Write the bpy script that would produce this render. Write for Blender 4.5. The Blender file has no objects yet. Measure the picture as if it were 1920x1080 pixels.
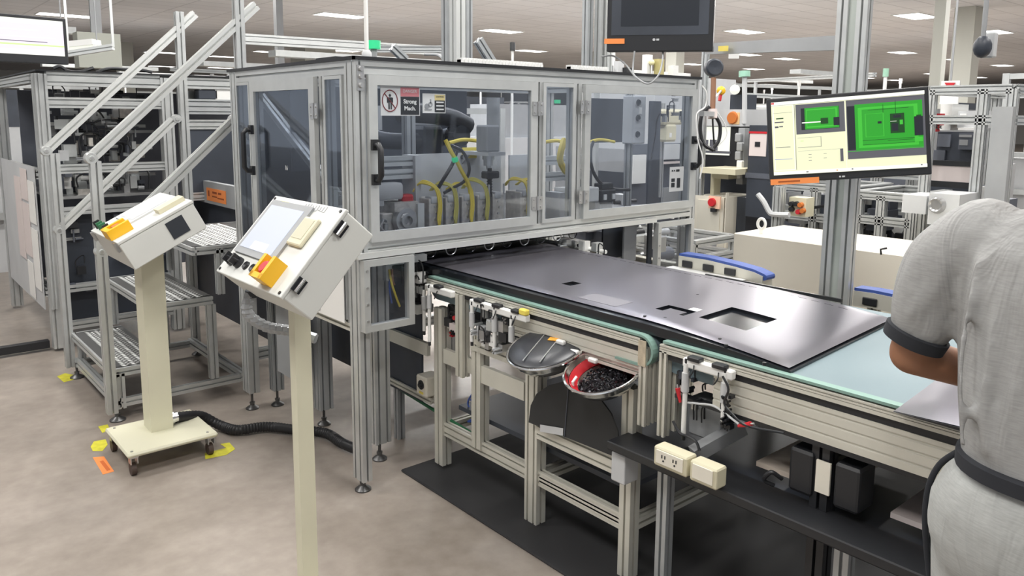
import bpy, bmesh, math, random
from mathutils import Vector, Matrix, Euler
random.seed(7)
SC = bpy.context.scene
COL = SC.collection
# ------------------------------------------------------------------ camera
FPX, CX, CY = 1464.2, 955.0, 432.0
TH, RO, HD, CAMH = math.radians(8.268), math.radians(.362), math.radians(49.695), 1.6
FW = Vector((math.cos(HD)*math.cos(TH), math.sin(HD)*math.cos(TH), -math.sin(TH)))
_r = Vector((math.sin(HD), -math.cos(HD), 0)); _u = _r.cross(FW)
RT = _r*math.cos(RO) + _u*math.sin(RO); UP = -_r*math.sin(RO) + _u*math.cos(RO)
CO = Vector((0, 0, CAMH))
cam = bpy.data.cameras.new('camera'); camo = bpy.data.objects.new('camera', cam); COL.objects.link(camo)
cam.sensor_width = 36; cam.lens = FPX*36/1920
cam.shift_x = (960-CX)/1920; cam.shift_y = -(540-CY)/1920
cam.clip_start = .05; cam.clip_end = 300
camo.matrix_world = Matrix(((RT.x, UP.x, -FW.x, 0), (RT.y, UP.y, -FW.y, 0), (RT.z, UP.z, -FW.z, CAMH), (0, 0, 0, 1)))
SC.camera = camo
SC.view_settings.view_transform = 'Standard'; SC.view_settings.look = 'None'
SC.view_settings.gamma = 1; SC.view_settings.use_curve_mapping = False
SC.view_settings.exposure = 0.30
SC.cycles.use_denoising = True
SC.cycles.max_bounces = 6; SC.cycles.transparent_max_bounces = 16; SC.cycles.caustics_reflective = False; SC.cycles.caustics_refractive = False
SC.cycles.sample_clamp_indirect = 4
w = bpy.data.worlds.new('hall_air'); SC.world = w; w.use_nodes = True
w.node_tree.nodes['Background'].inputs[0].default_value = (.80, .84, .88, 1)
w.node_tree.nodes['Background'].inputs[1].default_value = .75
CEIL = 4.0
def area(loc, sx, sy, watts, col=(1, .98, .95)):
    l = bpy.data.lights.new('ceiling_light_glow', 'AREA'); l.shape = 'RECTANGLE'; l.size = sx; l.size_y = sy; l.energy = watts; l.color = col
    o = bpy.data.objects.new('ceiling_light_glow', l); COL.objects.link(o); o.location = loc
    return o
FAR_GLOW = [(9.4, 12.8), (14.4, 8.2), (14.4, 12.8), (4.4, 22), (9.4, 17.4), (19.4, 8.2), (19.4, 17.4), (24.4, 12.8), (14.4, 26.6), (29.4, 22), (4.4, 12.8), (14.4, 3.6), (34.4, 12.8), (39.4, 17.4), (19.4, 36), (29.4, 36), (44.4, 24), (24.4, 5)]
for x, y in FAR_GLOW: area((x, y, CEIL-.035), 1.15, .55, 230)
# the lit ceiling panels over the work area
NEAR_LIGHTS = [(x, y) for x in (-.6, 2.1, 4.8) for y in (-.3, 2.0, 4.3, 6.6)] + [(7.5, 0.8), (7.5, 3.6), (7.5, 6.6), (10.5, 2.5), (10.5, 7.5)]
for x, y in NEAR_LIGHTS: area((x, y, CEIL-.035), 1.15, .55, 38)

def ray(px, py): return FW + RT*((px-CX)/FPX) - UP*((py-CY)/FPX)
def ZP(px, py, z): d = ray(px, py); return CO + d*((z-CAMH)/d.z)
def XP(px, py, x): d = ray(px, py); return CO + d*(x/d.x)
def YP(px, py, y): d = ray(px, py); return CO + d*(y/d.y)

# ------------------------------------------------------------------ materials
MATS = {}
def mat(name, col, rough=.5, metal=0., emit=None, estr=0., noise=0., nscale=8., bump=0., bscale=60., spec=.5, coat=0., rvar=0.):
    m = bpy.data.materials.new(name); m.use_nodes = True; nt = m.node_tree; b = nt.nodes['Principled BSDF']
    b.inputs['Base Color'].default_value = (*col, 1); b.inputs['Roughness'].default_value = rough; b.inputs['Metallic'].default_value = metal
    b.inputs['Specular IOR Level'].default_value = spec
    if coat: b.inputs['Coat Weight'].default_value = coat; b.inputs['Coat Roughness'].default_value = .15
    if emit: b.inputs['Emission Color'].default_value = (*emit, 1); b.inputs['Emission Strength'].default_value = estr
    if noise or bump or rvar:
        tc = nt.nodes.new('ShaderNodeTexCoord')
    if noise or rvar:
        n = nt.nodes.new('ShaderNodeTexNoise'); n.inputs['Scale'].default_value = nscale; n.inputs['Detail'].default_value = 5
        nt.links.new(tc.outputs['Object'], n.inputs['Vector'])
    if noise:
        r = nt.nodes.new('ShaderNodeValToRGB')
        r.color_ramp.elements[0].position = .3; r.color_ramp.elements[1].position = .7
        r.color_ramp.elements[0].color = (*[c*(1-noise) for c in col], 1); r.color_ramp.elements[1].color = (*[min(1, c*(1+noise)) for c in col], 1)
        nt.links.new(n.outputs['Fac'], r.inputs['Fac']); nt.links.new(r.outputs['Color'], b.inputs['Base Color'])
    if rvar:
        mr = nt.nodes.new('ShaderNodeMapRange'); mr.inputs['To Min'].default_value = max(0, rough-rvar); mr.inputs['To Max'].default_value = rough+rvar
        nt.links.new(n.outputs['Fac'], mr.inputs['Value']); nt.links.new(mr.outputs['Result'], b.inputs['Roughness'])
    if bump:
        n2 = nt.nodes.new('ShaderNodeTexNoise'); n2.inputs['Scale'].default_value = bscale
        bp = nt.nodes.new('ShaderNodeBump'); bp.inputs['Strength'].default_value = bump; bp.inputs['Distance'].default_value = .01
        nt.links.new(tc.outputs['Object'], n2.inputs['Vector']); nt.links.new(n2.outputs['Fac'], bp.inputs['Height']); nt.links.new(bp.outputs['Normal'], b.inputs['Normal'])
    MATS[name] = m
    return m
def glassmat(name, tint, gloss=.12, haze=.0, hazecol=(.6, .63, .68), rough=.03):
    m = bpy.data.materials.new(name); m.use_nodes = True; nt = m.node_tree
    for n in list(nt.nodes): nt.nodes.remove(n)
    out = nt.nodes.new('ShaderNodeOutputMaterial'); t = nt.nodes.new('ShaderNodeBsdfTransparent'); t.inputs[0].default_value = (*tint, 1)
    g = nt.nodes.new('ShaderNodeBsdfGlossy'); g.inputs['Roughness'].default_value = rough; g.inputs['Color'].default_value = (.9, .93, 1, 1)
    lw = nt.nodes.new('ShaderNodeLayerWeight'); lw.inputs['Blend'].default_value = .35
    mr = nt.nodes.new('ShaderNodeMapRange'); mr.inputs['To Min'].default_value = gloss*.5; mr.inputs['To Max'].default_value = min(1, gloss*4)
    nt.links.new(lw.outputs['Fresnel'], mr.inputs['Value'])
    mx = nt.nodes.new('ShaderNodeMixShader'); nt.links.new(mr.outputs['Result'], mx.inputs[0])
    src = t.outputs[0]
    if haze:
        d = nt.nodes.new('ShaderNodeBsdfDiffuse'); d.inputs[0].default_value = (*hazecol, 1); m2 = nt.nodes.new('ShaderNodeMixShader'); m2.inputs[0].default_value = haze
        nt.links.new(t.outputs[0], m2.inputs[1]); nt.links.new(d.outputs[0], m2.inputs[2]); src = m2.outputs[0]
    nt.links.new(src, mx.inputs[1]); nt.links.new(g.outputs[0], mx.inputs[2]); nt.links.new(mx.outputs[0], out.inputs[0])
    MATS[name] = m; return m
ALU = mat('brushed_aluminium', (.60, .615, .61), .36, .55, noise=.05, nscale=14, rvar=.06)
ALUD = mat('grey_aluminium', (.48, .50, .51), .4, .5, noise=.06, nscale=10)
ALUB = mat('bright_aluminium', (.72, .735, .72), .33, .45)
CRM = mat('cream_anodised_aluminium', (.66, .645, .57), .42, .25, noise=.05, nscale=9)
STEEL = mat('plain_steel', (.52, .52, .52), .3, .85, noise=.08, nscale=20)
FOOT = mat('dark_steel_foot', (.12, .12, .12), .35, .7)
CHROME = mat('polished_steel', (.80, .80, .80), .14, 1.)
CAST = mat('cast_metal', (.60, .57, .53), .45, .3, noise=.22, nscale=35)
WPAINT = mat('light_grey_enclosure_paint', (.66, .67, .64), .42, noise=.02, nscale=5)
CPAINT = mat('cream_enclosure_paint', (.67, .65, .50), .42, noise=.03, nscale=4)
CREAM = mat('cream_painted_sheet', (.78, .74, .64), .45, noise=.02, nscale=3)
BLK = mat('black_plastic', (.018, .019, .022), .38)
BLKG = mat('glossy_black_plastic', (.012, .014, .018), .16)
RUB = mat('black_rubber', (.022, .022, .024), .75)
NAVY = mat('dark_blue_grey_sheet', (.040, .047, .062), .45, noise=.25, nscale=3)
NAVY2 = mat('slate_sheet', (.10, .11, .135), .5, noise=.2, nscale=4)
GREYP = mat('mid_grey_sheet', (.33, .34, .35), .5, noise=.06, nscale=5)
LGREY = mat('light_grey_sheet', (.55, .56, .57), .5, noise=.05, nscale=5)
WHITE = mat('white_plastic', (.82, .82, .80), .45)
BEIGE = mat('beige_plastic', (.64, .60, .44), .45)
PAPER = mat('paper', (.80, .79, .76), .8)
PINKP = mat('pinkish_paper', (.70, .62, .60), .8)
ORANGE = mat('orange_label', (.85, .27, .07), .6)
YELLOW = mat('yellow_plastic', (.85, .47, .015), .4)
YTAPE = mat('yellow_floor_tape', (.62, .58, .04), .6, noise=.15, nscale=30)
YLAB = mat('yellow_label', (.83, .68, .12), .6)
RED = mat('red_plastic', (.55, .02, .03), .4)
MAROON = mat('dark_red_plastic', (.20, .012, .015), .4)
YCAB = mat('yellow_cable', (.78, .62, .08), .5)
GRNE = mat('glowing_green_plastic', (.02, .45, .18), .4, emit=(.05, .9, .4), estr=.25)  # lamp green; its emission makes the sticker and cable tie glow too
GREENP = mat('dark_green_strip', (.03, .16, .07), .5)
BLUEB = mat('blue_belt', (.05, .10, .36), .55)
BELT = mat('teal_conveyor_belt', (.165, .225, .25), .5, noise=.03, nscale=2)
BELTE = mat('pale_teal_belt_edge', (.22, .35, .305), .5)
TVGREY = mat('graphite_back_cover', (.235, .225, .26), .30, .78)
TVLAB = mat('faint_grey_label', (.20, .195, .22), .5, .3)
COPPER = mat('brown_metal', (.30, .16, .10), .5, .4)
ORB = mat('rusty_orange_plastic', (.55, .16, .03), .5)
HOSE = mat('black_corrugated_hose', (.015, .015, .017), .45)
TBLACK = mat('black_anti_slip_strip', (.06, .06, .06), .85)
GLASS = glassmat('clear_acrylic_pane', (.86, .88, .91), .03, .015, (.40, .43, .50))
GLASSD = glassmat('smoked_acrylic_pane', (.66, .69, .73), .06, .05, (.28, .31, .35))
SCRW = mat('lit_screen_white', (.3, .3, .3), .4, emit=(.92, .94, .80), estr=.72)
def emi(name, col, s=.75): return mat(name, [c*.2 for c in col], .4, emit=col, estr=s)
SCRC = emi('lit_screen_cream', (.90, .91, .62), .72)
SCRG = emi('lit_screen_green', (.025, .42, .025), .6)
SCRG2 = emi('lit_screen_bright_green', (.06, .60, .045), .6)
SCRD = emi('lit_screen_dark_green', (.005, .08, .01), .45)
SCRK = emi('lit_screen_grey', (.13, .13, .15), .6)
SCRKD = emi('lit_screen_near_black', (.015, .02, .03), .5)
SCRV = emi('lit_screen_lilac', (.85, .75, .90), .8)
SCRL = emi('lit_screen_lime', (.65, .95, .35), .8)
SCRB = emi('lit_screen_blue', (.15, .20, .75), .6)
PANEL = mat('lit_ceiling_diffuser', (.9, .9, .9), .5, emit=(1, .99, .96), estr=5)
SKIN = mat('brown_skin', (.33, .155, .085), .5)
HAIR = mat('black_hair', (.012, .01, .009), .6)

# ------------------------------------------------------------------ mesh building
def V3(p): return Vector(p)
class MB:
    def __init__(s): s.v = []; s.f = []; s.m = []; s.sm = []; s.cur = 0; s.smooth = False
    def mi(s, i): s.cur = i; return s
    def add(s, vs, fs, smooth=False):
        o = len(s.v); s.v += [Vector(p) for p in vs]
        for f in fs: s.f.append([i+o for i in f]); s.m.append(s.cur); s.sm.append(smooth)
        return s
    def box(s, a, b):
        x0, y0, z0 = a; x1, y1, z1 = b
        if x0 > x1: x0, x1 = x1, x0
        if y0 > y1: y0, y1 = y1, y0
        if z0 > z1: z0, z1 = z1, z0
        return s.add([(x0,y0,z0),(x1,y0,z0),(x1,y1,z0),(x0,y1,z0),(x0,y0,z1),(x1,y0,z1),(x1,y1,z1),(x0,y1,z1)],
                     [(0,3,2,1),(4,5,6,7),(0,1,5,4),(1,2,6,5),(2,3,7,6),(3,0,4,7)])
    def obox(s, c, ax, ay, az):      # oriented box: centre and three half-axis vectors
        c, ax, ay, az = map(Vector, (c, ax, ay, az))
        P = [c+i*ax+j*ay+k*az for k in (-1,1) for j in (-1,1) for i in (-1,1)]
        fs = [(0,2,3,1),(4,5,7,6),(0,1,5,4),(1,3,7,5),(3,2,6,7),(2,0,4,6)]
        if ax.cross(ay).dot(az) < 0: fs = [tuple(reversed(f)) for f in fs]
        return s.add(P, fs)
    def rbox(s, a, b, r=.006, n=2):    # box with rounded vertical edges and a small top chamfer
        x0, y0, z0 = a; x1, y1, z1 = b
        r = min(r, (x1-x0)/2.01, (y1-y0)/2.01, (z1-z0)/2.01)
        ring = []
        for cx, cy, a0 in ((x1-r, y1-r, 0), (x0+r, y1-r, 90), (x0+r, y0+r, 180), (x1-r, y0+r, 270)):
            for k in range(n+1):
                t = math.radians(a0+90*k/n); ring.append((cx, cy, math.cos(t), math.sin(t)))
        L = []
        for z, k in ((z0, .35), (z0+r, 1), (z1-r, 1), (z1, .35)):
            L.append([(cx+r*k*c, cy+r*k*d, z) for cx, cy, c, d in ring])
        N = len(ring); vs = [p for l in L for p in l]; fs = []
        for j in range(3):
            for i in range(N): fs.append((j*N+i, j*N+(i+1) % N, (j+1)*N+(i+1) % N, (j+1)*N+i))
        fs.append(tuple(range(N-1, -1, -1))); fs.append(tuple(3*N+i for i in range(N)))
        return s.add(vs, fs)
    def prism(s, poly, o, ux, uy, ext):    # polygon in the plane (ux,uy) at o, extruded by ext
        o, ux, uy, ext = map(Vector, (o, ux, uy, ext)); n = len(poly)
        A = [o+ux*x+uy*y for x, y in poly]; vs = A+[p+ext for p in A]
        fs = [(i, (i+1) % n, (i+1) % n+n, i+n) for i in range(n)] + [tuple(range(n-1, -1, -1)), tuple(range(n, 2*n))]
        if ux.cross(uy).dot(ext) < 0: fs = [tuple(reversed(f)) for f in fs]
        return s.add(vs, fs)
    def ext(s, p0, p1, w=.04, h=.04, up=(0,0,1), slot=True, pitch=.04, sw=.009, sd=None):   # slotted extrusion from p0 to p1, w sideways, h along up
        p0, p1 = Vector(p0), Vector(p1); d = (p1-p0)
        if d.length < 1e-6: return s
        dn = d.normalized(); up = Vector(up)
        if abs(dn.dot(up)) > .98: up = Vector((1,0,0))
        side = dn.cross(up).normalized(); uu = side.cross(dn).normalized()
        sd = min(.016, .34*min(w, h)) if sd is None else sd
        def edge(L):
            n = max(1, round(L/pitch)) if slot else 0; out = []
            for k in range(n):
                c = -L/2+L*(k+.5)/n; out += [(c-sw/2, 0), (c-sw/2, sd), (c+sw/2, sd), (c+sw/2, 0)]
            return [(-L/2, 0)]+out
        poly = []
        for t, dd in edge(w): poly.append((t, -h/2+dd))
        for t, dd in edge(h): poly.append((w/2-dd, t))
        for t, dd in edge(w): poly.append((-t, h/2-dd))
        for t, dd in edge(h): poly.append((-w/2+dd, -t))
        return s.prism(poly, p0, side, uu, d)
    def cyl(s, p0, p1, r, r1=None, n=16, caps=True):
        p0, p1 = Vector(p0), Vector(p1); r1 = r if r1 is None else r1; d = (p1-p0).normalized()
        a = d.orthogonal().normalized(); b = d.cross(a)
        vs = [p0+(a*math.cos(t)+b*math.sin(t))*r for t in [2*math.pi*i/n for i in range(n)]] + [p1+(a*math.cos(t)+b*math.sin(t))*r1 for t in [2*math.pi*i/n for i in range(n)]]
        s.add(vs, [(i, (i+1) % n, (i+1) % n+n, i+n) for i in range(n)], True)
        if caps: s.add(vs[:n], [tuple(range(n-1, -1, -1))]); s.add(vs[n:], [tuple(range(n))])
        return s
    def lathe(s, prof, o, axis=(0,0,1), n=24, a0=0, a1=360, smooth=True):    # prof: (radius, height) pairs
        o = Vector(o); ax = Vector(axis).normalized(); a = ax.orthogonal().normalized(); b = ax.cross(a)
        if abs(ax.z) > .999: a, b = Vector((1,0,0)), Vector((0,1,0))*(1 if ax.z > 0 else -1)
        full = abs(a1-a0) >= 360; m = n if full else n+1
        vs = []
        for rr, hh in prof:
            for i in range(m):
                t = math.radians(a0+(a1-a0)*i/n); vs.append(o+ax*hh+(a*math.cos(t)+b*math.sin(t))*rr)
        fs = []
        for j in range(len(prof)-1):
            for i in range(n):
                k = (i+1) % m; fs.append((j*m+i, j*m+k, (j+1)*m+k, (j+1)*m+i))
        return s.add(vs, fs, smooth)
    def sph(s, c, r, n=12, sc=(1,1,1)):
        c = Vector(c); vs = []; fs = []; m = n//2
        for j in range(m+1):
            ph = math.pi*j/m
            for i in range(n):
                t = 2*math.pi*i/n; vs.append(c+Vector((r*sc[0]*math.sin(ph)*math.cos(t), r*sc[1]*math.sin(ph)*math.sin(t), -r*sc[2]*math.cos(ph))))
        for j in range(m):
            for i in range(n): k = (i+1) % n; fs.append((j*n+i, j*n+k, (j+1)*n+k, (j+1)*n+i))
        return s.add(vs, fs, True)
    def tube(s, pts, r, n=8, caps=True, smooth_pts=0):
        P = [Vector(p) for p in pts]
        if smooth_pts: P = spline(P, smooth_pts)
        N = len(P); rings = []; a = None
        for i in range(N):
            d = (P[min(i+1, N-1)]-P[max(i-1, 0)]).normalized()
            a = (d.orthogonal() if a is None else (a-d*a.dot(d))).normalized(); b = d.cross(a)
            rr = r[i*len(r)//N] if isinstance(r, (list, tuple)) else (r(i/(N-1)) if callable(r) else r)
            rings.append([P[i]+(a*math.cos(2*math.pi*k/n)+b*math.sin(2*math.pi*k/n))*rr for k in range(n)])
        vs = [p for R_ in rings for p in R_]; fs = []
        for j in range(N-1):
            for i in range(n): k = (i+1) % n; fs.append((j*n+i, j*n+k, (j+1)*n+k, (j+1)*n+i))
        s.add(vs, fs, True)
        if caps: s.add(rings[0], [tuple(range(n-1, -1, -1))]); s.add(rings[-1], [tuple(range(n))])
        return s
    def loft(s, rings, caps=True, smooth=True):
        n = len(rings[0]); vs = [p for R_ in rings for p in R_]; fs = []
        for j in range(len(rings)-1):
            for i in range(n): k = (i+1) % n; fs.append((j*n+i, j*n+k, (j+1)*n+k, (j+1)*n+i))
        if caps: fs.append(tuple(range(n-1, -1, -1))); fs.append(tuple((len(rings)-1)*n+i for i in range(n)))
        return s.add(vs, fs, smooth)
    def quad(s, a, b, c, d, t=None):     # plate through four points; thickness t along its normal
        a, b, c, d = map(Vector, (a, b, c, d))
        if not t: return s.add([a, b, c, d], [(0,1,2,3)])
        n = (b-a).cross(d-a).normalized()*t
        return s.add([a, b, c, d, a+n, b+n, c+n, d+n], [(3,2,1,0),(4,5,6,7),(0,1,5,4),(1,2,6,5),(2,3,7,6),(3,0,4,7)])
    def build(s, name, mats, parent=None, loc=None, label=None, cat=None, group=None, kind=None):
        me = bpy.data.meshes.new(name)
        o = Vector(loc) if loc is not None else Vector((0,0,0))
        if parent is not None: o = worldloc(parent)
        elif loc is None and s.v:
            xs = [p.x for p in s.v]; ys = [p.y for p in s.v]; zs = [p.z for p in s.v]
            o = Vector(((min(xs)+max(xs))/2, (min(ys)+max(ys))/2, min(zs)))
        me.from_pydata([p-o for p in s.v], [], s.f); me.validate()
        if not isinstance(mats, (list, tuple)): mats = [mats]
        for m in mats: me.materials.append(m)
        if len(me.polygons) == len(s.m):
            me.polygons.foreach_set('material_index', s.m); me.polygons.foreach_set('use_smooth', s.sm)
        me.update()
        if any(s.sm): me.set_sharp_from_angle(angle=math.radians(40))
        ob = bpy.data.objects.new(name, me); COL.objects.link(ob)
        if parent is not None: ob.parent = parent
        else: ob.location = o
        tag(ob, label, cat, group, kind)
        return ob
def spline(P, k):
    out = []; P = [P[0]*2-P[1]]+P+[P[-1]*2-P[-2]]
    for i in range(1, len(P)-2):
        p0, p1, p2, p3 = P[i-1:i+3]
        for j in range(k):
            t = j/k; out.append(.5*((2*p1)+(p2-p0)*t+(2*p0-5*p1+4*p2-p3)*t*t+(3*p1-p0-3*p2+p3)*t**3))
    out.append(P[-2]); return out
def worldloc(o):
    p = Vector((0,0,0))
    while o is not None: p = p+o.location; o = o.parent
    return p
def tag(o, label=None, cat=None, group=None, kind=None):
    if label: o['label'] = label
    if cat: o['category'] = cat
    if group: o['group'] = group
    if kind: o['kind'] = kind
    return o
def thing(name, label, cat, loc=(0,0,0), group=None):
    o = bpy.data.objects.new(name, None); COL.objects.link(o); o.location = loc; o.empty_display_size = .05
    return tag(o, label, cat, group)
def copy_tree(o, parent=None):
    c = o.copy(); COL.objects.link(c); c.parent = parent
    for ch in list(o.children): copy_tree(ch, c)
    return c
def struct(name, mb, m, loc=None): return mb.build(name, m, None, loc, kind='structure')
def text_mesh(txt, size, o, right, up, m, parent, name='lettering', align='CENTER', bold=.0, depth=.0004):
    """flat raised lettering on a surface, turned into a mesh"""
    cu = bpy.data.curves.new(name, 'FONT'); cu.body = txt; cu.size = size; cu.align_x = align; cu.align_y = 'CENTER'; cu.extrude = depth; cu.offset = bold
    tmp = bpy.data.objects.new(name, cu); COL.objects.link(tmp)
    dg = bpy.context.evaluated_depsgraph_get(); me = bpy.data.meshes.new_from_object(tmp.evaluated_get(dg))
    bpy.data.objects.remove(tmp); bpy.data.curves.remove(cu)
    right, up = Vector(right).normalized(), Vector(up).normalized(); n = right.cross(up); o = Vector(o)
    off = worldloc(parent) if parent is not None else o
    me.transform(Matrix(((right.x, up.x, n.x, 0), (right.y, up.y, n.y, 0), (right.z, up.z, n.z, 0), (0,0,0,1))))
    me.transform(Matrix.Translation(o-off)); me.materials.clear(); me.materials.append(m)
    ob = bpy.data.objects.new(name, me); COL.objects.link(ob)
    if parent is not None: ob.parent = parent
    else: ob.location = off
    return ob
EX, EY, EZ = Vector((1,0,0)), Vector((0,1,0)), Vector((0,0,1))
def plate(mb, o, right, up, x0, y0, x1, y1, t=.001):    # rectangle on a plane given by origin and axes, thickness towards the viewer
    o, right, up = Vector(o), Vector(right).normalized(), Vector(up).normalized(); n = right.cross(up)
    return mb.obox(o+right*(x0+x1)/2+up*(y0+y1)/2+n*t/2, right*abs(x1-x0)/2, up*abs(y1-y0)/2, n*t/2)
def level_foot(p, top, parent, r=.035):
    m = MB(); m.lathe([(0, .0), (r, .0), (r, .006), (r*.8, .012), (r*.35, .022), (.012, .03), (0, .03)], (p[0], p[1], 0), n=20)
    m.cyl((p[0], p[1], .025), (p[0], p[1], top), .007, n=10); m.cyl((p[0], p[1], .03), (p[0], p[1], .04), .014, n=6)
    return m.build('levelling_foot', FOOT, parent)
# ------------------------------------------------------------------ the setting
def floor_material():
    m = bpy.data.materials.new('worn_epoxy_floor'); m.use_nodes = True; nt = m.node_tree; b = nt.nodes['Principled BSDF']; L = nt.links
    tc = nt.nodes.new('ShaderNodeTexCoord'); n = nt.nodes.new('ShaderNodeTexNoise'); n.inputs['Scale'].default_value = 1.6; n.inputs['Detail'].default_value = 8; n.inputs['Roughness'].default_value = .65
    L.new(tc.outputs['Object'], n.inputs['Vector'])
    r = nt.nodes.new('ShaderNodeValToRGB'); r.color_ramp.elements[0].position = .3; r.color_ramp.elements[1].position = .72
    r.color_ramp.elements[0].color = (.235, .20, .17, 1); r.color_ramp.elements[1].color = (.40, .35, .305, 1)
    L.new(n.outputs['Fac'], r.inputs['Fac'])
    n2 = nt.nodes.new('ShaderNodeTexNoise'); n2.inputs['Scale'].default_value = 14; n2.inputs['Detail'].default_value = 8
    L.new(tc.outputs['Object'], n2.inputs['Vector'])
    mx = nt.nodes.new('ShaderNodeMix'); mx.data_type = 'RGBA'; mx.blend_type = 'SOFT_LIGHT'; mx.inputs['Factor'].default_value = .35
    L.new(r.outputs['Color'], mx.inputs['A']); L.new(n2.outputs['Fac'], mx.inputs['B']); L.new(mx.outputs['Result'], b.inputs['Base Color'])
    mr = nt.nodes.new('ShaderNodeMapRange'); mr.inputs['To Min'].default_value = .22; mr.inputs['To Max'].default_value = .5
    L.new(n.outputs['Fac'], mr.inputs['Value']); L.new(mr.outputs['Result'], b.inputs['Roughness'])
    return m
def ceiling_material():
    m = bpy.data.materials.new('ceiling_tiles'); m.use_nodes = True; nt = m.node_tree; b = nt.nodes['Principled BSDF']; L = nt.links
    tc = nt.nodes.new('ShaderNodeTexCoord'); br = nt.nodes.new('ShaderNodeTexBrick'); br.offset = 0
    br.inputs['Scale'].default_value = 1; br.inputs['Brick Width'].default_value = 1.2; br.inputs['Row Height'].default_value = .6; br.inputs['Mortar Size'].default_value = .02
    br.inputs['Color1'].default_value = (.80, .80, .82, 1); br.inputs['Color2'].default_value = (.86, .86, .88, 1); br.inputs['Mortar'].default_value = (.66, .66, .68, 1)
    L.new(tc.outputs['Object'], br.inputs['Vector']); L.new(br.outputs['Color'], b.inputs['Base Color']); b.inputs['Roughness'].default_value = .9
    return m
struct('floor', MB().box((-14, -14, -.1), (62, 60, 0)), floor_material(), (0,0,0))
struct('ceiling', MB().box((-14, -14, CEIL), (62, 60, CEIL+.1)), ceiling_material(), (0,0,0))
WALLM = mat('pale_wall_paint', (.58, .57, .55), .8)
struct('wall_left', MB().box((-14, 52, 0), (62, 52.2, CEIL)), WALLM)
struct('wall_right', MB().box((60, -14, 0), (60.2, 52, CEIL)), WALLM)
# ceiling light panels that show in the photograph, then the near ones over the work area
FARL = [(155,87),(303,98),(422,106),(303,124),(413,127),(507,97),(995,95),(987,117),(1297,120),(1400,102),(1475,110),(1413,129),(1500,138),(1480,151),(1367,155),(1692,98),(1624,146),(1750,138),(1677,150),(1835,145)]
lamp = None
def ceil_lamp(x, y, ang=0):
    global lamp
    if lamp is None:
        lamp = thing('ceiling_light', 'recessed rectangular ceiling light panel in the hall roof', 'ceiling light', (x, y, CEIL), 'ceiling light panels')
        f = MB(); f.box((x-.62, y-.32, CEIL-.02), (x+.62, y-.29, CEIL)); f.box((x-.62, y+.29, CEIL-.02), (x+.62, y+.32, CEIL)); f.box((x-.62, y-.29, CEIL-.02), (x-.59, y+.29, CEIL)); f.box((x+.59, y-.29, CEIL-.02), (x+.62, y+.29, CEIL))
        f.build('frame', WHITE, lamp)
        MB().box((x-.59, y-.29, CEIL-.012), (x+.59, y+.29, CEIL-.003)).build('diffuser', PANEL, lamp)
        return lamp
    c = copy_tree(lamp); c.location = (x, y, CEIL); return c
pos = []
for px, py in FARL: p = ZP(px, py, CEIL); pos.append((p.x, p.y))
for x, y in [(9.4, 12.8), (14.4, 8.2), (14.4, 12.8), (4.4, 22), (9.4, 17.4), (14.4, 17.4), (19.4, 8.2), (19.4, 12.8), (24.4, 8.2), (19.4, 17.4), (4.4, 17.4), (24.4, 12.8), (14.4, 26.6), (24.4, 31), (4.4, 12.8), (14.4, 3.6), (19.4, 3.6), (34.4, 12.8), (39.4, 12.8), (19.4, 36), (29.4, 36)]:
    if all(abs(x-a)+abs(y-b) > 3 for a, b in pos): pos.append((x, y))
zones = {}
binn = ['at the far left above the left machine', 'above the handrails', 'above the left end of the enclosure', 'above the enclosure corner', 'above the first door', 'above the middle of the enclosure', 'left of the overhead monitor', 'below the overhead monitor', 'above the black cabinet', 'left of the pillar top', 'behind the pillar top', 'above the big monitor', 'at the far right']
rank = {}
def rank_word(k): return ['nearest', 'second nearest', 'third nearest', 'fourth nearest', 'fifth nearest', 'sixth nearest', 'seventh nearest', 'eighth nearest'][min(k, 7)]
allp = []
for x, y in pos+NEAR_LIGHTS:
    d = Vector((x, y, CEIL))-CO; dep = d.dot(FW); px = CX+FPX*d.dot(RT)/dep if dep > .1 else -1; py = CY-FPX*d.dot(UP)/dep if dep > .1 else -1
    allp.append((dep, x, y, px, py))
allp.sort()
for dep, x, y, px, py in allp:
    if 0 <= px <= 1920 and py >= 0:
        b = int(px/1920*len(binn)); k = rank.get(b, 0); rank[b] = k+1; lab = 'ceiling light panel %s, %s of those there' % (binn[b], rank_word(k))
    elif dep < 14: lab = 'ceiling light panel over the work area, above the top of the picture'
    else: continue
    o = ceil_lamp(x, y); o['label'] = lab
def colm(n, x, y, s, m):
    return struct('trim_%d' % n, MB().box((x-s, y-s, 0), (x+s, y+s, CEIL)), m)
COLM = mat('painted_column', (.50, .50, .45), .7)
for i, (px, d, s) in enumerate([(1751, 13, .15), (1800, 20, .42), (1262, 22, .35), (590, 30, 1.2), (528, 12, .10), (1115, 30, .5), (240, 30, .45)]):
    r_ = ray(px, 210); r_.z = 0; r_.normalize(); p = r_*d; colm(i+1, p.x, p.y, s/2, COLM if i != 4 else GREYP)

# ------------------------------------------------------------------ central machine
X0, X1, Y0, Y1, ZT = 1.56, 3.80, 2.79, 4.10, 1.82
M = thing('machine_enclosure', 'large aluminium-framed machine enclosure with clear doors over the conveyor', 'machine', (2.68, 3.45, 0))
def post(a, b, z0, z1, name='post', m=ALU, p=M): return MB().ext(((a[0]+b[0])/2, (a[1]+b[1])/2, z0), ((a[0]+b[0])/2, (a[1]+b[1])/2, z1), abs(b[0]-a[0]), abs(b[1]-a[1]), (0,1,0), pitch=.042).build(name, m, p)
post((X0, Y0), (X0+.045, Y0+.085), .05, ZT)
post((X0, Y1-.09), (X0+.06, Y1), .10, ZT)
post((X1-.045, Y0), (X1, Y0+.085), .10, ZT)
post((X1-.06, Y1-.09), (X1, Y1), .10, ZT)
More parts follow.
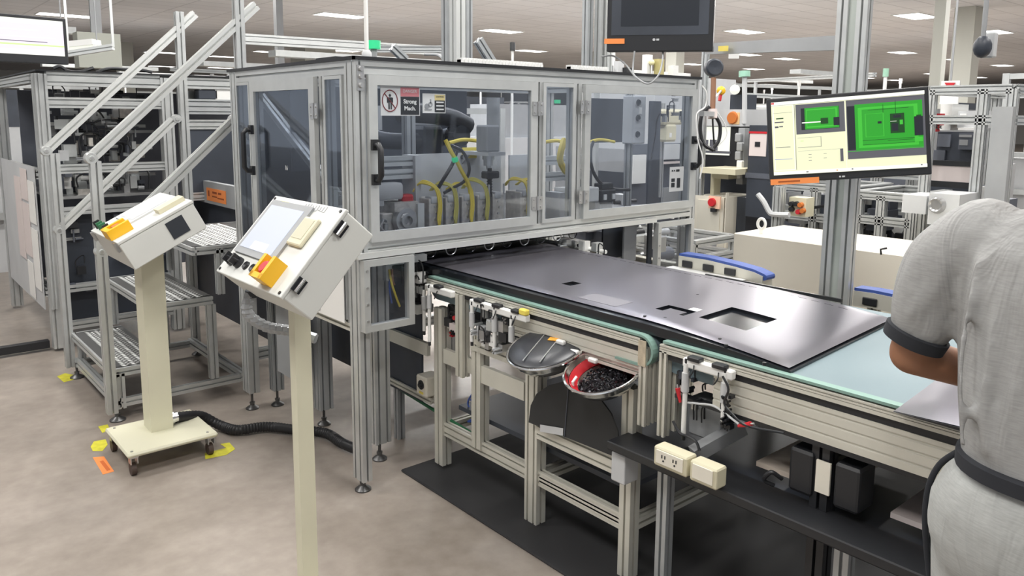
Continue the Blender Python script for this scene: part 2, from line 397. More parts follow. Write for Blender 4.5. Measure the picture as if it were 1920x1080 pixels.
# front beams (face -Y)
def beam(p0, p1, w, h, name='beam', m=ALU, p=M, up=(0,0,1)): return MB().ext(p0, p1, w, h, up).build(name, m, p)
beam((X0+.045, Y0+.03, 1.7925), (X1-.045, Y0+.03, 1.7925), .06, .055, 'top_beam')
beam((X0+.045, Y0+.03, 1.058), (X1-.045, Y0+.03, 1.058), .06, .055, 'bottom_beam', ALUB)
MB().box((X0-.012, Y0-.022, 1.022), (3.43, Y0-.002, 1.046)).build('bottom_ledge', ALUB, M)
for s_ in (X0+.03, X1-.03): beam((s_, Y0+.085, 1.7925), (s_, Y1-.09, 1.7925), .06, .055, 'top_beam')
beam((X0+.03, Y1-.03, 1.79), (X1-.06, Y1-.03, 1.79), .06, .06, 'top_beam')
for s_ in (X0+.03, X1-.03): beam((s_, Y0+.085, .717), (s_, Y1-.09, .717), .06, .034, 'lower_beam', CRM)
beam((X0+.06, Y1-.03, 1.06), (X1-.06, Y1-.03, 1.06), .06, .06, 'rear_beam')
beam((X0+.06, Y1-.03, .30), (X1-.06, Y1-.03, .30), .04, .06, 'rear_beam')
beam((X1-.03, Y0+.085, .30), (X1-.03, Y1-.09, .30), .04, .04, 'lower_beam')
MB().box((X0-.008, Y0-.008, ZT), (X1+.008, Y1+.008, ZT+.012)).build('roof_sheet', GLASS, M)
MB().box((X0-.010, Y0-.010, ZT), (X0+.0, Y1+.010, ZT+.014)).build('roof_seal', BLK, M)
MB().box((X0-.010, Y0-.010, ZT), (X1+.010, Y0+.0, ZT+.014)).build('roof_seal', BLK, M)
# uprights between the front doors and panels
post((2.522, Y0), (2.572, Y0+.05), 1.085, 1.765)
post((2.778, Y0), (2.838, Y0+.05), 1.085, 1.765)
for ya, yb in ((3.045, 3.098), (3.80, 3.835)): MB().ext((X0+.025, (ya+yb)/2, .734), (X0+.025, (ya+yb)/2, 1.765), .05, yb-ya, (0,1,0)).build('post', ALU, M)
post((X0, 2.884-.009), (X0+.045, 2.884+.004), .734, 1.765)
# doors
def door(nm, o, right, x0, x1, z0, z1, fw, glass, handle_x=None, hz=(1.3, 1.5), hinge_x=None, hinges=(), t=.04, frame=ALU):
    """framed clear door on the plane through o; right is its rightward axis seen from outside"""
    right = Vector(right).normalized(); n = right.cross(EZ)     # towards the viewer
    o = Vector(o); root = MB()
    def P(a, z, d=0): return o+right*a+EZ*z+n*d
    L = fw
    for a0, a1, b0, b1 in ((x0, x0+L, z0, z1), (x1-L, x1, z0, z1), (x0+L, x1-L, z0, z0+L), (x0+L, x1-L, z1-L, z1)):
        root.obox(P((a0+a1)/2, (b0+b1)/2, t/2), right*(a1-a0)/2, EZ*(b1-b0)/2, n*t/2)
    # groove lines round the frame
    d = root.build(nm, frame, M)
    g = MB(); g.obox(P((x0+x1)/2, (z0+z1)/2, t*.45), right*((x1-x0)/2-L+.004), EZ*((z1-z0)/2-L+.004), n*.002); g.build('pane', glass, d)
    if handle_x is not None:
        h = MB(); a, b = hz; e = .016
        h.tube([P(handle_x, b, t), P(handle_x, b, t+.032), P(handle_x, b-.018, t+.048), P(handle_x, a+.018, t+.048), P(handle_x, a, t+.032), P(handle_x, a, t)], .0125, 10)
        for zz in (a, b): h.obox(P(handle_x, zz, t+.008), right*.017, EZ*.022, n*.008)
        h.build('handle', BLK, d)
    for hz_ in hinges:
        h = MB(); h.obox(P(hinge_x, hz_, t+.003), right*.034, EZ*.032, n*.003); h.cyl(P(hinge_x, hz_-.034, t+.008), P(hinge_x, hz_+.034, t+.008), .006, n=8)
        for dx in (-.022, .022):
            for dz in (-.018, .018): h.cyl(P(hinge_x+dx, hz_+dz, t+.005), P(hinge_x+dx, hz_+dz, t+.009), .005, n=8)
        h.build('hinge', STEEL, d)
    return d
fo = (0, Y0, 0)
d1 = door('door', fo, EX, 1.610, 2.518, 1.087, 1.763, .040, GLASS, 1.632, (1.345, 1.485), 2.52, (1.64, 1.19), .022)
d2 = door('door', fo, EX, 2.842, 3.753, 1.087, 1.763, .040, GLASS, 3.735, (1.325, 1.475), 2.838, (1.65, 1.20), .022)
d3 = door('fixed_panel', fo, EX, 2.566, 2.784, 1.087, 1.763, .018, GLASS, t=.012)
so = (X0, 0, 0)      # side face looks to -X; rightwards (towards the viewer) is -Y
d4 = door('door', so, -EY, -3.795, -3.105, .75, 1.763, .05, GLASSD, -3.772, (1.33, 1.53), -3.10, (1.62, .95), .022)
d5 = door('fixed_panel', so, -EY, -3.045, -2.886, .75, 1.763, .014, GLASSD, t=.008)
d6 = door('fixed_panel', so, -EY, -4.005, -3.835, .75, 1.763, .014, GLASSD, t=.008)
# small framed windows under the front beam
for a0, a1, z0 in ((1.565, 1.808, .715), (3.43, 3.757, .70)):
    d = door('lower_window', fo, EX, a0, a1, z0, 1.018, .028, GLASS, t=.035)
    b_ = MB()
    for k in range(4): MB().cyl((a0+.014, Y0-.036, z0+.05+k*.07), (a0+.014, Y0-.040, z0+.05+k*.07), .005, n=8).build('screw', STEEL, d)
# legs under the deck
for cx_, cy_, z_, w_ in ((1.795, 3.05, .09, .08), (1.79, 3.60, .09, .075), (3.40, 3.05, .09, .075), (3.40, 3.95, .09, .075), (1.72, 4.02, .09, .06)):
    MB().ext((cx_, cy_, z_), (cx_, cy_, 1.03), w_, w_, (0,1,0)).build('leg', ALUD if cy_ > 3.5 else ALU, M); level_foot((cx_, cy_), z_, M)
level_foot((X0+.03, Y1-.045), .1, M); level_foot((X1-.03, Y0+.04), .1, M); level_foot((X1-.03, Y1-.045), .1, M); level_foot((X0+.022, Y0+.042), .05, M)
MB().box((1.62, 2.93, 1.032), (3.74, 4.06, 1.046)).build('deck_plate', NAVY, M)
MB().box((1.66, 3.58, .25), (1.70, 3.86, .62)).build('junction_plate', GREYP, M)
# rear and inside panels
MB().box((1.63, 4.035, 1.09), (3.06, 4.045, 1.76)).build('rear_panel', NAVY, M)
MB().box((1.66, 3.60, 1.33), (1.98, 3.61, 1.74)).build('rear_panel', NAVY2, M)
MB().box((2.05, 3.98, 1.52), (2.40, 3.99, 1.66)).build('painted_rear_opening', LGREY, M)  # pale sheets, colour stands in for brightness seen through rear openings
MB().box((2.56, 3.98, 1.55), (2.84, 3.99, 1.68)).build('painted_rear_opening', GREYP, M)
for a, b, c in ((YP(735, 480, 2.95), YP(760, 480, 2.95), ALUD),): pass
def ipanel(px0, py0, px1, py1, y, m, name, t=.012, depthface=True):
    a = YP(px0, py1, y); b = YP(px1, py0, y)
    return MB().box((a.x, y, a.z), (b.x, y+t, b.z)).build(name, m, M)
# posts and beams seen inside through the doors
MB().ext((1.72, 2.98, 1.046), (1.72, 2.98, 1.74), .05, .05, (0,1,0)).build('inner_post', ALU, M)
MB().ext((1.745, 3.10, 1.395), (2.06, 3.10, 1.395), .04, .045).build('cross_beam', ALU, M)
MB().ext((1.745, 3.10, 1.335), (2.06, 3.10, 1.335), .04, .045).build('cross_beam', ALU, M)
MB().ext((2.90, 3.2, 1.36), (3.30, 3.2, 1.36), .04, .05).build('cross_beam', ALU, M)
MB().ext((2.90, 3.2, 1.27), (3.30, 3.2, 1.27), .04, .05).build('cross_beam', ALU, M)
q = YP(1178, 300, 3.1); MB().ext((q.x, 3.1, 1.046), (q.x, 3.1, 1.76), .035, .035, (0,1,0)).build('inner_post', ALU, M)
pl = MB(); pl.box((2.02, 3.16, 1.05), (2.62, 3.172, 1.42)); pl.box((2.68, 3.16, 1.05), (2.86, 3.172, 1.40)); pl.build('back_plate', LGREY, M)
MB().box((2.02, 3.06, 1.05), (2.05, 3.16, 1.42)).build('back_plate_rib', LGREY, M)
a, b_ = YP(866, 297, 3.158), YP(893, 276, 3.158); MB().box((a.x, 3.154, a.z), (b_.x, 3.159, b_.z)).build('yellow_label', YLAB, M)
for x in (2.06, 2.36): MB().lathe([(.004, 0), (.012, 0), (.012, .006), (.004, .006)], (x, 3.152, 1.40), (0,-1,0), 12).build('fixing_ring', BLK, M)
MB().ext((2.14, 3.3, 1.06), (2.14, 3.3, 1.74), .05, .05, (0,1,0)).build('inner_post', ALUD, M)
MB().ext((1.66, 3.15, 1.25), (1.66, 3.95, 1.70), .03, .04, (1,0,0)).build('brace', ALUD, M)
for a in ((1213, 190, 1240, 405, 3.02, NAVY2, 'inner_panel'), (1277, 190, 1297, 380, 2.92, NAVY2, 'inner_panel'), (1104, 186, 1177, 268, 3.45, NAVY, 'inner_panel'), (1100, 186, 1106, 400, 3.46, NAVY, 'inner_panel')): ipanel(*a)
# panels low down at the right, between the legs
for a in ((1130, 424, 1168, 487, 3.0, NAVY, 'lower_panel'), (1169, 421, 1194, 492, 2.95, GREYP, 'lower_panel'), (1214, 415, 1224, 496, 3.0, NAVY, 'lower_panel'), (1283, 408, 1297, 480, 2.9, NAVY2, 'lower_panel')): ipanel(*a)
# corner bracket with bolts, door catch
b_ = MB(); b_.box((1.57, Y0-.004, 1.70), (1.60, Y0, 1.80))
for z in (1.72, 1.755, 1.785): b_.lathe([(0, .012), (.009, .012), (.011, .0)], (1.585, Y0-.004, z), (0,-1,0), 10)
b_.build('corner_bracket', STEEL, M)
# signs on the first door
def sign(x0, z0, x1, z1, split, head, lines, par, y=None):
    y = Y0-.0065 if y is None else y
    s = MB().box((x0, y-.0015, z0), (x1, y, z1)).build('warning_sign', WHITE, par); xs = x0+(x1-x0)*split; b = .004
    zc = z0+(z1-z0)*.66
    MB().box((xs, y-.0025, zc), (x1-b, y-.0015, z1-b)).build('sign_header', head, s)
    MB().box((xs, y-.0025, z0+b), (x1-b, y-.0015, zc-.001)).build('sign_text_field', BLK, s)
    return s, xs, zc, y
PINKR = mat('faded_red_print', (.75, .25, .27), .6); PALEY = mat('faded_yellow_print', (.80, .66, .30), .6)
s, xs, zc, y = sign(1.672, 1.602, 1.862, 1.722, .50, PINKR, 0, d1)
ring = MB(); c = Vector((1.716, y-.002, 1.662)); ring.tube([c+Vector((.036*math.cos(t), 0, .043*math.sin(t))) for t in [i*math.pi/12 for i in range(25)]], .0022, 6)
ring.tube([c+Vector((-.026, 0, .030)), c+Vector((.026, 0, -.030))], .0022, 6)
ring.build('prohibition_ring', MAROON, s)
fig = MB(); fig.sph(c+Vector((0, 0, .022)), .006, 10, (1, .3, 1)); fig.box((c.x-.009, y-.003, c.z-.006), (c.x+.009, y-.0015, c.z+.014)); fig.box((c.x-.008, y-.003, c.z-.034), (c.x-.002, y-.0015, c.z-.006)); fig.box((c.x+.002, y-.003, c.z-.034), (c.x+.008, y-.0015, c.z-.006)); fig.box((c.x-.014, y-.003, c.z-.008), (c.x-.010, y-.0015, c.z+.013)); fig.box((c.x+.010, y-.003, c.z-.008), (c.x+.014, y-.0015, c.z+.013))
fig.build('standing_figure', BLK, s)
text_mesh('DANGER', .017, (1.812, y-.003, 1.702), EX, EZ, WHITE, s); text_mesh('Strong', .024, (1.812, y-.003, 1.660), EX, EZ, WHITE, s, bold=.0006); text_mesh('Mach.', .024, (1.812, y-.003, 1.632), EX, EZ, WHITE, s, bold=.0006)
s, xs, zc, y = sign(1.876, 1.614, 1.994, 1.696, .52, PALEY, 0, d1)
fig = MB(); fig.lathe([(0, .002), (.012, .002), (.012, 0)], (1.897, y-.001, 1.642), (0,-1,0), 14); fig.lathe([(.006, .002), (.011, .002), (.011, 0)], (1.915, y-.001, 1.650), (0,-1,0), 14); fig.box((1.885, y-.003, 1.626), (1.922, y-.001, 1.631)); fig.box((1.913, y-.003, 1.655), (1.919, y-.001, 1.672))
fig.build('hand_in_rollers_figure', GREYP, s)
text_mesh('CAUTION', .009, (1.964, y-.003, 1.683), EX, EZ, BLK, s)
lb = MB()
for z in (1.660, 1.645, 1.630): lb.box((1.945, y-.003, z-.003), (1.984, y-.0026, z+.003))
lb.build('text_lines', WHITE, s)
# small green sticker and number on the side door, notice on the right door
MB().box((X0-.014, 3.345, 1.715), (X0-.010, 3.385, 1.742)).build('green_sticker', GRNE, d4)
text_mesh('16', .03, (X0-.012, 3.42, 1.36), -EY, EZ, WHITE, d4)
nt_ = MB().box((3.545, Y0-.010, 1.185), (3.67, Y0-.008, 1.325)).build('paper_notice', PAPER, d2)
q = MB()
for x0, x1, z0, z1 in ((3.56,3.573,1.30,1.308),(3.58,3.59,1.30,1.308),(3.60,3.63,1.298,1.31),(3.56,3.59,1.24,1.26),(3.56,3.59,1.21,1.235),(3.61,3.64,1.205,1.26)): q.box((x0, Y0-.0112, z0), (x1, Y0-.010, z1))
q.build('printed_marks', BLK, nt_)
# paper drawing hung on the side of the machine
dr = MB(); dr.obox((X0-.016, 3.02, .86), (.0015,0,0), (0,.13,0), (0,0,.125)); dr.build('paper_drawing', PAPER, M)
# roof fittings: cable chain, lamp pole
for xa, xb in ((2.14, 2.64), (2.83, 3.1)):
    ch = MB(); x = xa
    while x < xb: ch.box((x, 2.86, ZT+.012), (x+.012, 2.90, ZT+.042)); x += .02
    ch.box((xa, 2.865, ZT+.012), (xb, 2.895, ZT+.034)); ch.build('cable_chain', WHITE, M)

# ------------------------------------------------------------------ things inside the enclosure
DZ = 1.046
def fitting(name, label, cat, m, mb, group=None): return mb.build(name, m, label=label, cat=cat, group=group)
# chuck with flange at the left end
t = thing('flange_coupling', 'round steel coupling flange at the left end of the tool row', 'coupling', (1.86, 3.02, DZ))
c0 = Vector((1.90, 2.99, 1.155))
MB().box((1.86, 2.99, DZ), (1.985, 3.12, 1.215)).build('housing', CAST, t)
MB().lathe([(0, .02), (.018, .02), (.022, .045), (.034, .045), (.036, .03), (.055, .03), (.058, 0)], (1.905, 2.99, 1.135), (0,-1,0), 28).build('flange', STEEL, t)
MB().box((1.975, 2.975, DZ), (2.01, 3.00, 1.205)).build('clamp_plate', ALUB, t)
m_ = MB(); m_.rbox((1.775, 3.02, 1.225), (1.93, 3.10, 1.30), .012); m_.box((1.80, 3.03, 1.20), (1.83, 3.08, 1.23)); m_.cyl((1.75, 3.06, 1.262), (1.775, 3.06, 1.262), .022)
MB().rbox((1.80, 3.00, DZ), (1.86, 3.07, 1.17), .006).build('side_block', CAST, t)
t2 = thing('valve_block', 'pale grey motor block above the coupling flange', 'valve block', (1.85, 3.06, 1.2)); m_.build('body', LGREY, t2)
MB().rbox((1.925, 3.02, 1.205), (1.985, 3.07, 1.245), .01).build('red_cap', RED, t2)
knob = MB(); knob.tube([(1.80, 2.97, 1.14), (1.775, 2.95, 1.15), (1.76, 2.95, 1.12), (1.785, 2.96, 1.09)], .008, 8); knob.cyl((1.80, 2.97, 1.06), (1.80, 2.97, 1.13), .012)
knob.build('hand_lever', STEEL, label='short steel lever linkage left of the coupling flange', cat='lever')
# row of tool heads
TH_ = None
heads = [(2.04, 'pale tool head next to the clamp plate of the coupling'), (2.135, 'tool head under the thick yellow cable drop'), (2.23, 'tool head in the middle of the row behind the first door'), (2.325, 'tool head fourth along the row behind the first door'), (2.42, 'tool head at the right end of the first door window'), (2.60, 'tool head at the left of the narrow middle panel'), (2.69, 'tool head at the right of the narrow middle panel')]
for i, (x, lab) in enumerate(heads):
    if TH_ is None:
        TH_ = thing('tool_head', lab, 'tool head', (x, 3.03, DZ), 'tool heads in a row in the machine'); r = TH_
        MB().rbox((x, 2.98, DZ), (x+.07, 3.10, 1.222), .004).build('body', CAST, r)
        MB().box((x+.072, 2.985, DZ), (x+.082, 3.09, 1.225)).build('side_plate', STEEL, r)
        cl = MB(); cl.rbox((x+.01, 2.975, 1.20), (x+.05, 3.03, 1.232), .004); cl.cyl((x+.078, 2.99, 1.19), (x+.078, 2.99, 1.27), .005); cl.build('clamp', LGREY, r)
        for k in range(5): MB().cyl((x+.012+.01*(k % 2)+.02, 2.982, DZ+.02+.03*k), (x+.012+.01*(k % 2)+.02, 2.974, DZ+.02+.03*k), .006).build('bolt', STEEL, r)
    else:
        r = copy_tree(TH_); r.location = (x, 3.03, DZ); r['label'] = lab
for i, x in enumerate((2.075, 2.17, 2.265, 2.36, 2.63, 2.71)):
    a = MB(); dz = .02*((i*7) % 3)
    for k in range(3):
        o_ = (k-1)*.008
        a.tube([(x-.05+o_, 3.08, 1.25), (x-.03+o_, 3.05, 1.29-dz*.5+.006*k), (x+.01+o_, 2.99, 1.27), (x+.018+o_, 2.968, 1.20), (x+.01+o_, 2.964, 1.13), (x+.012, 2.966, 1.085)], .0042, 6, smooth_pts=5)
    o = a.build('yellow_hose', YCAB if i % 2 == 0 or i > 3 else mat('olive_yellow_hose_%d' % i, (.55, .50, .12), .5), label=['yellow hose loop over the second tool head', 'yellow hose loop falling below the green cable tie', 'yellow hose arch in the middle of the tool row', 'olive yellow hose arch at the fourth tool head', 'yellow hose loop behind the narrow middle panel, left one', 'yellow hose loop behind the narrow middle panel, right one'][i], cat='hose', group='yellow hoses on the tool heads')
    MB().cyl((x+.012, 2.966, 1.065), (x+.012, 2.966, 1.09), .012, n=10).build('end_fitting', BLK, o)
# servo column
t = thing('servo_motor', 'grey upright servo motor with spindle in front of the back plate', 'motor', (2.42, 3.02, 1.2))
MB().rbox((2.375, 2.97, 1.43), (2.455, 3.06, 1.56), .008).build('motor_body', GREYP, t)
MB().box((2.365, 2.95, 1.412), (2.475, 3.15, 1.43)).build('motor_bracket', LGREY, t)
MB().lathe([(.03, 0), (.03, -.02), (.024, -.02), (.024, -.05), (.012, -.05), (.012, -.07)], (2.415, 3.01, 1.412), n=20).build('coupling', STEEL, t)
MB().rbox((2.375, 2.97, 1.30), (2.455, 3.02, 1.335), .006).build('sensor_block', BLK, t)
sp = MB(); sp.cyl((2.415, 3.0, 1.21), (2.415, 3.0, 1.35), .011)
for k in range(9): sp.lathe([(.011, 0), (.016, .004), (.011, .008)], (2.415, 3.0, 1.215+.013*k), n=14)
sp.build('spindle', BLK, t)
MB().prism([(0,0), (.09,0), (.09,-.07)], (2.36, 3.10, 1.41), (0,1,0), (0,0,1), (.01,0,0)).build('gusset', GREYP, t)
# dark cylinders and arm behind
t = thing('robot_arm', 'dark robot arm reaching across behind the first door', 'robot arm', (2.2, 3.5, 1.4))
a = MB(); a.tube([(2.08, 3.62, 1.50), (2.20, 3.58, 1.47), (2.42, 3.55, 1.47), (2.60, 3.55, 1.50)], .045, 12, smooth_pts=5); a.build('upper_arm', NAVY, t)
a = MB(); a.tube([(2.18, 3.45, 1.62), (2.45, 3.42, 1.60), (2.62, 3.45, 1.55)], .05, 12, smooth_pts=5); a.build('forearm', BLK, t)
a = MB(); a.lathe([(0,0), (.055,0), (.055,.08), (0,.08)], (2.50, 3.42, 1.5), (0,-1,0), 20); a.build('wrist_joint', BLKG, t)
MB().rbox((2.36, 3.50, DZ), (2.50, 3.62, 1.55), .02).build('pedestal', NAVY, t)
def cable(name, pts, r, m, label, cat='cable', group=None, par=None, sp_=6, n=7):
    o = MB().tube(pts, r, n, smooth_pts=sp_)
    return o.build(name, m, par, label=label if par is None else None, cat=cat if par is None else None, group=group)
YZ = lambda px, py, y: YP(px, py, y)
cable('black_cable', [YZ(845,272,3.02), YZ(868,285,3.0), YZ(880,315,2.99), YZ(872,338,2.99), YZ(850,352,2.99), YZ(832,362,3.0)], .008, BLK, 'thick black cable looping right of the green cable tie')
cable('black_cable', [YZ(856,285,3.02), YZ(848,308,3.0), YZ(832,335,3.0), YZ(822,352,3.02)], .009, BLK, 'thick black cable running down left from the green cable tie')
t = cable('yellow_cable_bundle', [YZ(835,262,3.02), YZ(846,285,3.0), YZ(856,302,2.99), YZ(866,322,2.98), YZ(878,345,2.98), YZ(884,372,2.98)], .010, YCAB, 'thick yellow cable bundle dropping behind the first door')
MB().lathe([(.013,-.012), (.017,0), (.013,.012)], YZ(853,299,2.985), (.3,0,-1), 12).build('green_cable_tie', GRNE, t)
cable('yellow_cable_bundle', [YZ(842,268,3.2), YZ(870,262,3.2), YZ(905,266,3.2), YZ(932,270,3.2)], .010, YCAB, 'yellow cable bundle lying level under the dark robot arm')
cable('ribbed_yellow_hose', [YZ(1058,262,3.0), YZ(1052,282,2.98), YZ(1050,300,2.98), YZ(1058,318,2.98), YZ(1068,326,2.98)], .018, YCAB, 'fat yellow hose curving down behind the narrow middle panel')
cable('yellow_cable_bundle', [YZ(1022,266,3.1), YZ(1045,264,3.1), YZ(1066,270,3.1)], .010, YCAB, 'short yellow cable bundle at the top of the fat yellow hose')
cable('yellow_cable_bundle', [YZ(1104,266,3.1), YZ(1125,262,3.1), YZ(1152,266,3.1)], .009, YCAB, 'short yellow cable bundle behind the second door')
cable('black_cable', [YZ(1112,266,3.05), YZ(1107,285,3.02), YZ(1110,315,3.0), YZ(1125,342,3.0), YZ(1150,354,3.0), YZ(1180,356,3.0)], .010, BLK, 'thick black cable sweeping down behind the second door')
t = thing('grey_tool_carriage', 'black cylinder stack behind the narrow middle panel', 'cylinder', (2.68, 3.2, 1.3))
MB().cyl((2.64, 3.25, 1.37), (2.64, 3.25, 1.70), .035, n=18).build('column', GREYP, t)
q = YP(1045, 194, 3.20); MB().cyl(q, q+Vector((0, 0, .02)), .018, n=12).build('green_lamp', GRNE, t)
q = YP(1069, 193, 3.10); MB().cyl(q, q+Vector((0, 0, .02)), .010, n=12).build('amber_lamp', emi('amber_lamp_glow', (1, .35, .1), .8), t)
# units behind the second door
t = thing('white_actuator_block', 'white actuator block with a square opening behind the second door', 'actuator', (3.0, 3.0, DZ))
b_ = MB(); b_.box((2.95, 2.98, DZ), (2.985, 3.10, 1.22)); b_.box((3.03, 2.98, DZ), (3.10, 3.10, 1.22)); b_.box((2.985, 2.98, 1.17), (3.03, 3.10, 1.22)); b_.box((2.985, 2.98, DZ), (3.03, 3.10, 1.085)); b_.build('body', WHITE, t)
MB().box((2.89, 2.99, DZ), (2.94, 3.10, 1.20)).build('side_block', LGREY, t)
MB().rbox((3.06, 2.96, 1.14), (3.16, 3.05, 1.22), .006).build('cylinder_block', WHITE, t)
t = thing('black_gripper', 'black gripper block with white pads behind the second door', 'gripper', (3.25, 3.0, DZ))
MB().rbox((3.19, 2.97, 1.13), (3.31, 3.06, 1.20), .006).build('body', BLK, t)
MB().rbox((3.16, 2.99, DZ), (3.20, 3.06, 1.19), .006).build('bracket', GREYP, t)
MB().box((3.20, 2.99, DZ), (3.30, 3.05, 1.12)).build('base', LGREY, t)
for x in (3.205, 3.275): MB().box((x, 2.963, 1.145), (x+.022, 2.97, 1.175)).build('pad', WHITE, t)
b_ = MB(); b_.rbox((3.20, 2.98, 1.20), (3.30, 3.04, 1.235), .005); b_.build('top_block', BLK, t)
t = thing('control_box', 'tall narrow grey control box with three round holes behind the second door', 'control box', (3.39, 3.0, 1.3))
qa, qb = YP(1185, 270, 3.04), YP(1212, 180, 3.04); qx = (qa.x+qb.x)/2-.012; qh = qb.z-qa.z
MB().rbox((qa.x, 3.04, qa.z), (qb.x, 3.12, qb.z), .006).build('body', LGREY, t)
for z in (qa.z+qh*.86, qa.z+qh*.54, qa.z+qh*.20): MB().lathe([(0, .004), (.012, .004), (.016, .008), (.019, .0)], (qx, 3.04, z), (0,-1,0), 18).build('push_button', BLK, t)
MB().box((qx+.005, 3.036, qa.z+qh*.62), (qx+.03, 3.04, qa.z+qh*.76)).build('label', WHITE, t)
t = thing('beige_control_unit', 'beige wall-hung control unit seen through the right of the second door', 'control unit', (3.6, 3.5, 1.4))
qa, qb = YP(1244, 234, 3.4), YP(1282, 205, 3.4); qc, qd = YP(1249, 266, 3.4), YP(1270, 236, 3.4)
MB().rbox((qa.x, 3.40, qa.z), (qb.x, 3.48, qb.z), .015).build('body', BEIGE, t)
MB().rbox((qc.x, 3.40, qc.z), (qd.x, 3.47, qa.z+.005), .015).build('lower_body', BEIGE, t)
MB().box((qc.x+.03, 3.397, qc.z+.03), (qc.x+.055, 3.40, qc.z+.06)).build('small_white_label', WHITE, t)  # plain white label without emission
for x in (qa.x+.045, qb.x-.03): MB().box((x, 3.396, qa.z+.02), (x+.006, 3.40, qb.z-.02)).build('slot', BLK, t)
MB().ext(((qa.x+qb.x)/2, 3.5, 1.046), ((qa.x+qb.x)/2, 3.5, 1.70), .03, .03, (0,1,0)).build('mounting_post', GREYP, t)
# roller gang below the front beam
t = thing('press_roller_bar', 'black press roller bar under the front beam of the machine', 'roller', (2.3, 2.98, .95))
rb = MB().cyl((1.95, 2.98, 1.0), (3.0, 2.98, 1.0), .028, n=18).build('bar', BLK, t)
for k in range(9):
    x = 2.02+.115*k
    MB().tube([(x+.03*math.cos(a_), 2.94, .985+.03*math.sin(a_)) for a_ in [i*math.pi/7 for i in range(15)]], .003, 6).build('hose_ring', STEEL if k % 2 else BLKG, t)
MB().ext((1.93, 3.0, 1.02), (3.05, 3.0, 1.02), .03, .02).build('carrier', BLK, t)
# sensors with yellow wire behind the small lower window
t = thing('sensor_bracket', 'aluminium sensor bracket with a yellow wire behind the small lower window', 'sensor', (1.78, 2.86, .85))
b_ = MB(); b_.box((1.72, 2.84, .965), (1.93, 2.87, .995)); b_.box((1.72, 2.84, .90), (1.75, 2.87, .965)); b_.cyl((1.735, 2.84, .98), (1.735, 2.825, .98), .012); b_.cyl((1.86, 2.86, .995), (1.88, 2.85, 1.03), .01); b_.build('bracket', ALU, t)
cable('wire', [(1.735, 2.84, .95), (1.74, 2.83, .89), (1.76, 2.83, .83), (1.785, 2.84, .78)], .005, YCAB, None, par=t)
cable('wire', [(1.74, 2.845, .93), (1.735, 2.84, .87), (1.745, 2.84, .80)], .004, BLUEB, None, par=t)
cable('wire', [(1.748, 2.84, .95), (1.748, 2.835, .90), (1.755, 2.835, .88)], .006, COPPER, None, par=t)
# ------------------------------------------------------------------ console pedestals
def console(name, label, P0, w, l, d, tilt, colw, base_rect, floor_z, paint, side, door_line=True):
    """console box with its panel facing -X and up; P0 = near lower corner of the panel; width runs along +Y"""
    P0 = Vector(P0); L = Vector((math.cos(tilt), 0, math.sin(tilt))); N = Vector((math.sin(tilt), 0, -math.cos(tilt))); W = EY
    t = thing(name, label, 'control console', (P0.x+.15, P0.y+w/2, 0))
    c = P0+L*l/2+W*w/2+N*d/2
    body = MB(); body.obox(P0+L*l/2+W*w/2+N*(d*.55), L*l/2, W*w/2, N*d*.45)
    b = body.build('box', paint, t)
    lid = MB(); lid.obox(P0+L*l/2+W*w/2+N*(d*.05), L*(l/2+.003), W*(w/2+.003), N*(d*.05)); lid = lid.build('door', paint, t)
    bev = lid.modifiers.new('bevel', 'BEVEL'); bev.width = .003; bev.segments = 2
    bev = b.modifiers.new('bevel', 'BEVEL'); bev.width = .004; bev.segments = 2
    R = -W     # rightwards on the panel as the operator sees it is towards -Y
    O = P0+W*w; n = R.cross(L)      # panel origin: lower left corner seen by the operator
    def Q(a, b_, h=0): return O+R*a*w+L*b_*l+n*h
    return t, lid, b, Q, R, L, N, n
def estop(Q, R, L, n, a, b_, par, s=.045, redm=RED):
    c = Q(a, b_, 0)
    g = MB()
    for u, v, hu, hv in ((-1, 0, .22, 1), (1, 0, .22, 1), (0, -1, 1, .22)):
        g.obox(c+R*u*s*.8+L*v*s*.8+n*.022, R*s*(hu if u else 1), L*s*(hv if v else 1), n*.022)
    g.obox(c+n*.004, R*s, L*s, n*.004)
    o = g.build('emergency_stop_guard', YELLOW, par)
    k = MB(); k.cyl(c+n*.008, c+n*.024, .013, n=14); k.build('emergency_stop_stem', BLK, par)
    k = MB(); k.lathe([(0, .018), (.016, .018), (.021, .012), (.021, .004), (.015, 0)], c+n*.024, n, 20); k.build('emergency_stop_button', redm, par)
# near console
t, lid, b, Q, R, L, N, n = console('control_console', 'large pale grey control console in front, its screen lit bright', (.824, 1.885, 1.137), .45, .287, .118, math.radians(47.8), .06, None, 0, WPAINT, None)
MB().obox(Q(.36, .60, .004), R*.135, L*.098, n*.004).build('screen_bezel', GREYP, t)
PSC = emi('pale_touch_screen', (.62, .66, .78), .72)
MB().obox(Q(.345, .60, .0085), R*.110, L*.078, n*.001).build('touch_screen', PSC, t)
MB().obox(Q(.37, .38, .0098), R*.05, L*.014, n*.0004).build('painted_screen_glare', emi('painted_glare_white', (.95, .93, 1), .8), t)  # glowing bar painted in for the glare low on the screen
sp = MB(); sp.obox(Q(.76, .66, .007), R*.042, L*.048, n*.007); o = sp.build('speaker_box', BEIGE, t); bv = o.modifiers.new('bevel', 'BEVEL'); bv.width = .006; bv.segments = 2
gr = MB()
gr.obox(Q(.76, .68, .0146), R*.030, L*.032, n*.0006); gr.build('speaker_grille', mat('dull_beige_grille', (.55, .53, .40), .6), o)
for i, (a, lab) in enumerate(((.13, 1), (.24, 1))):
    k = MB(); c = Q(a, .155, 0); k.lathe([(0, .03), (.006, .03), (.008, .012), (.017, .012), (.018, 0)], c, n, 16); k.obox(c+n*.024, R*.005, L*.015, n*.010); k.build('selector_switch', BLK, t)
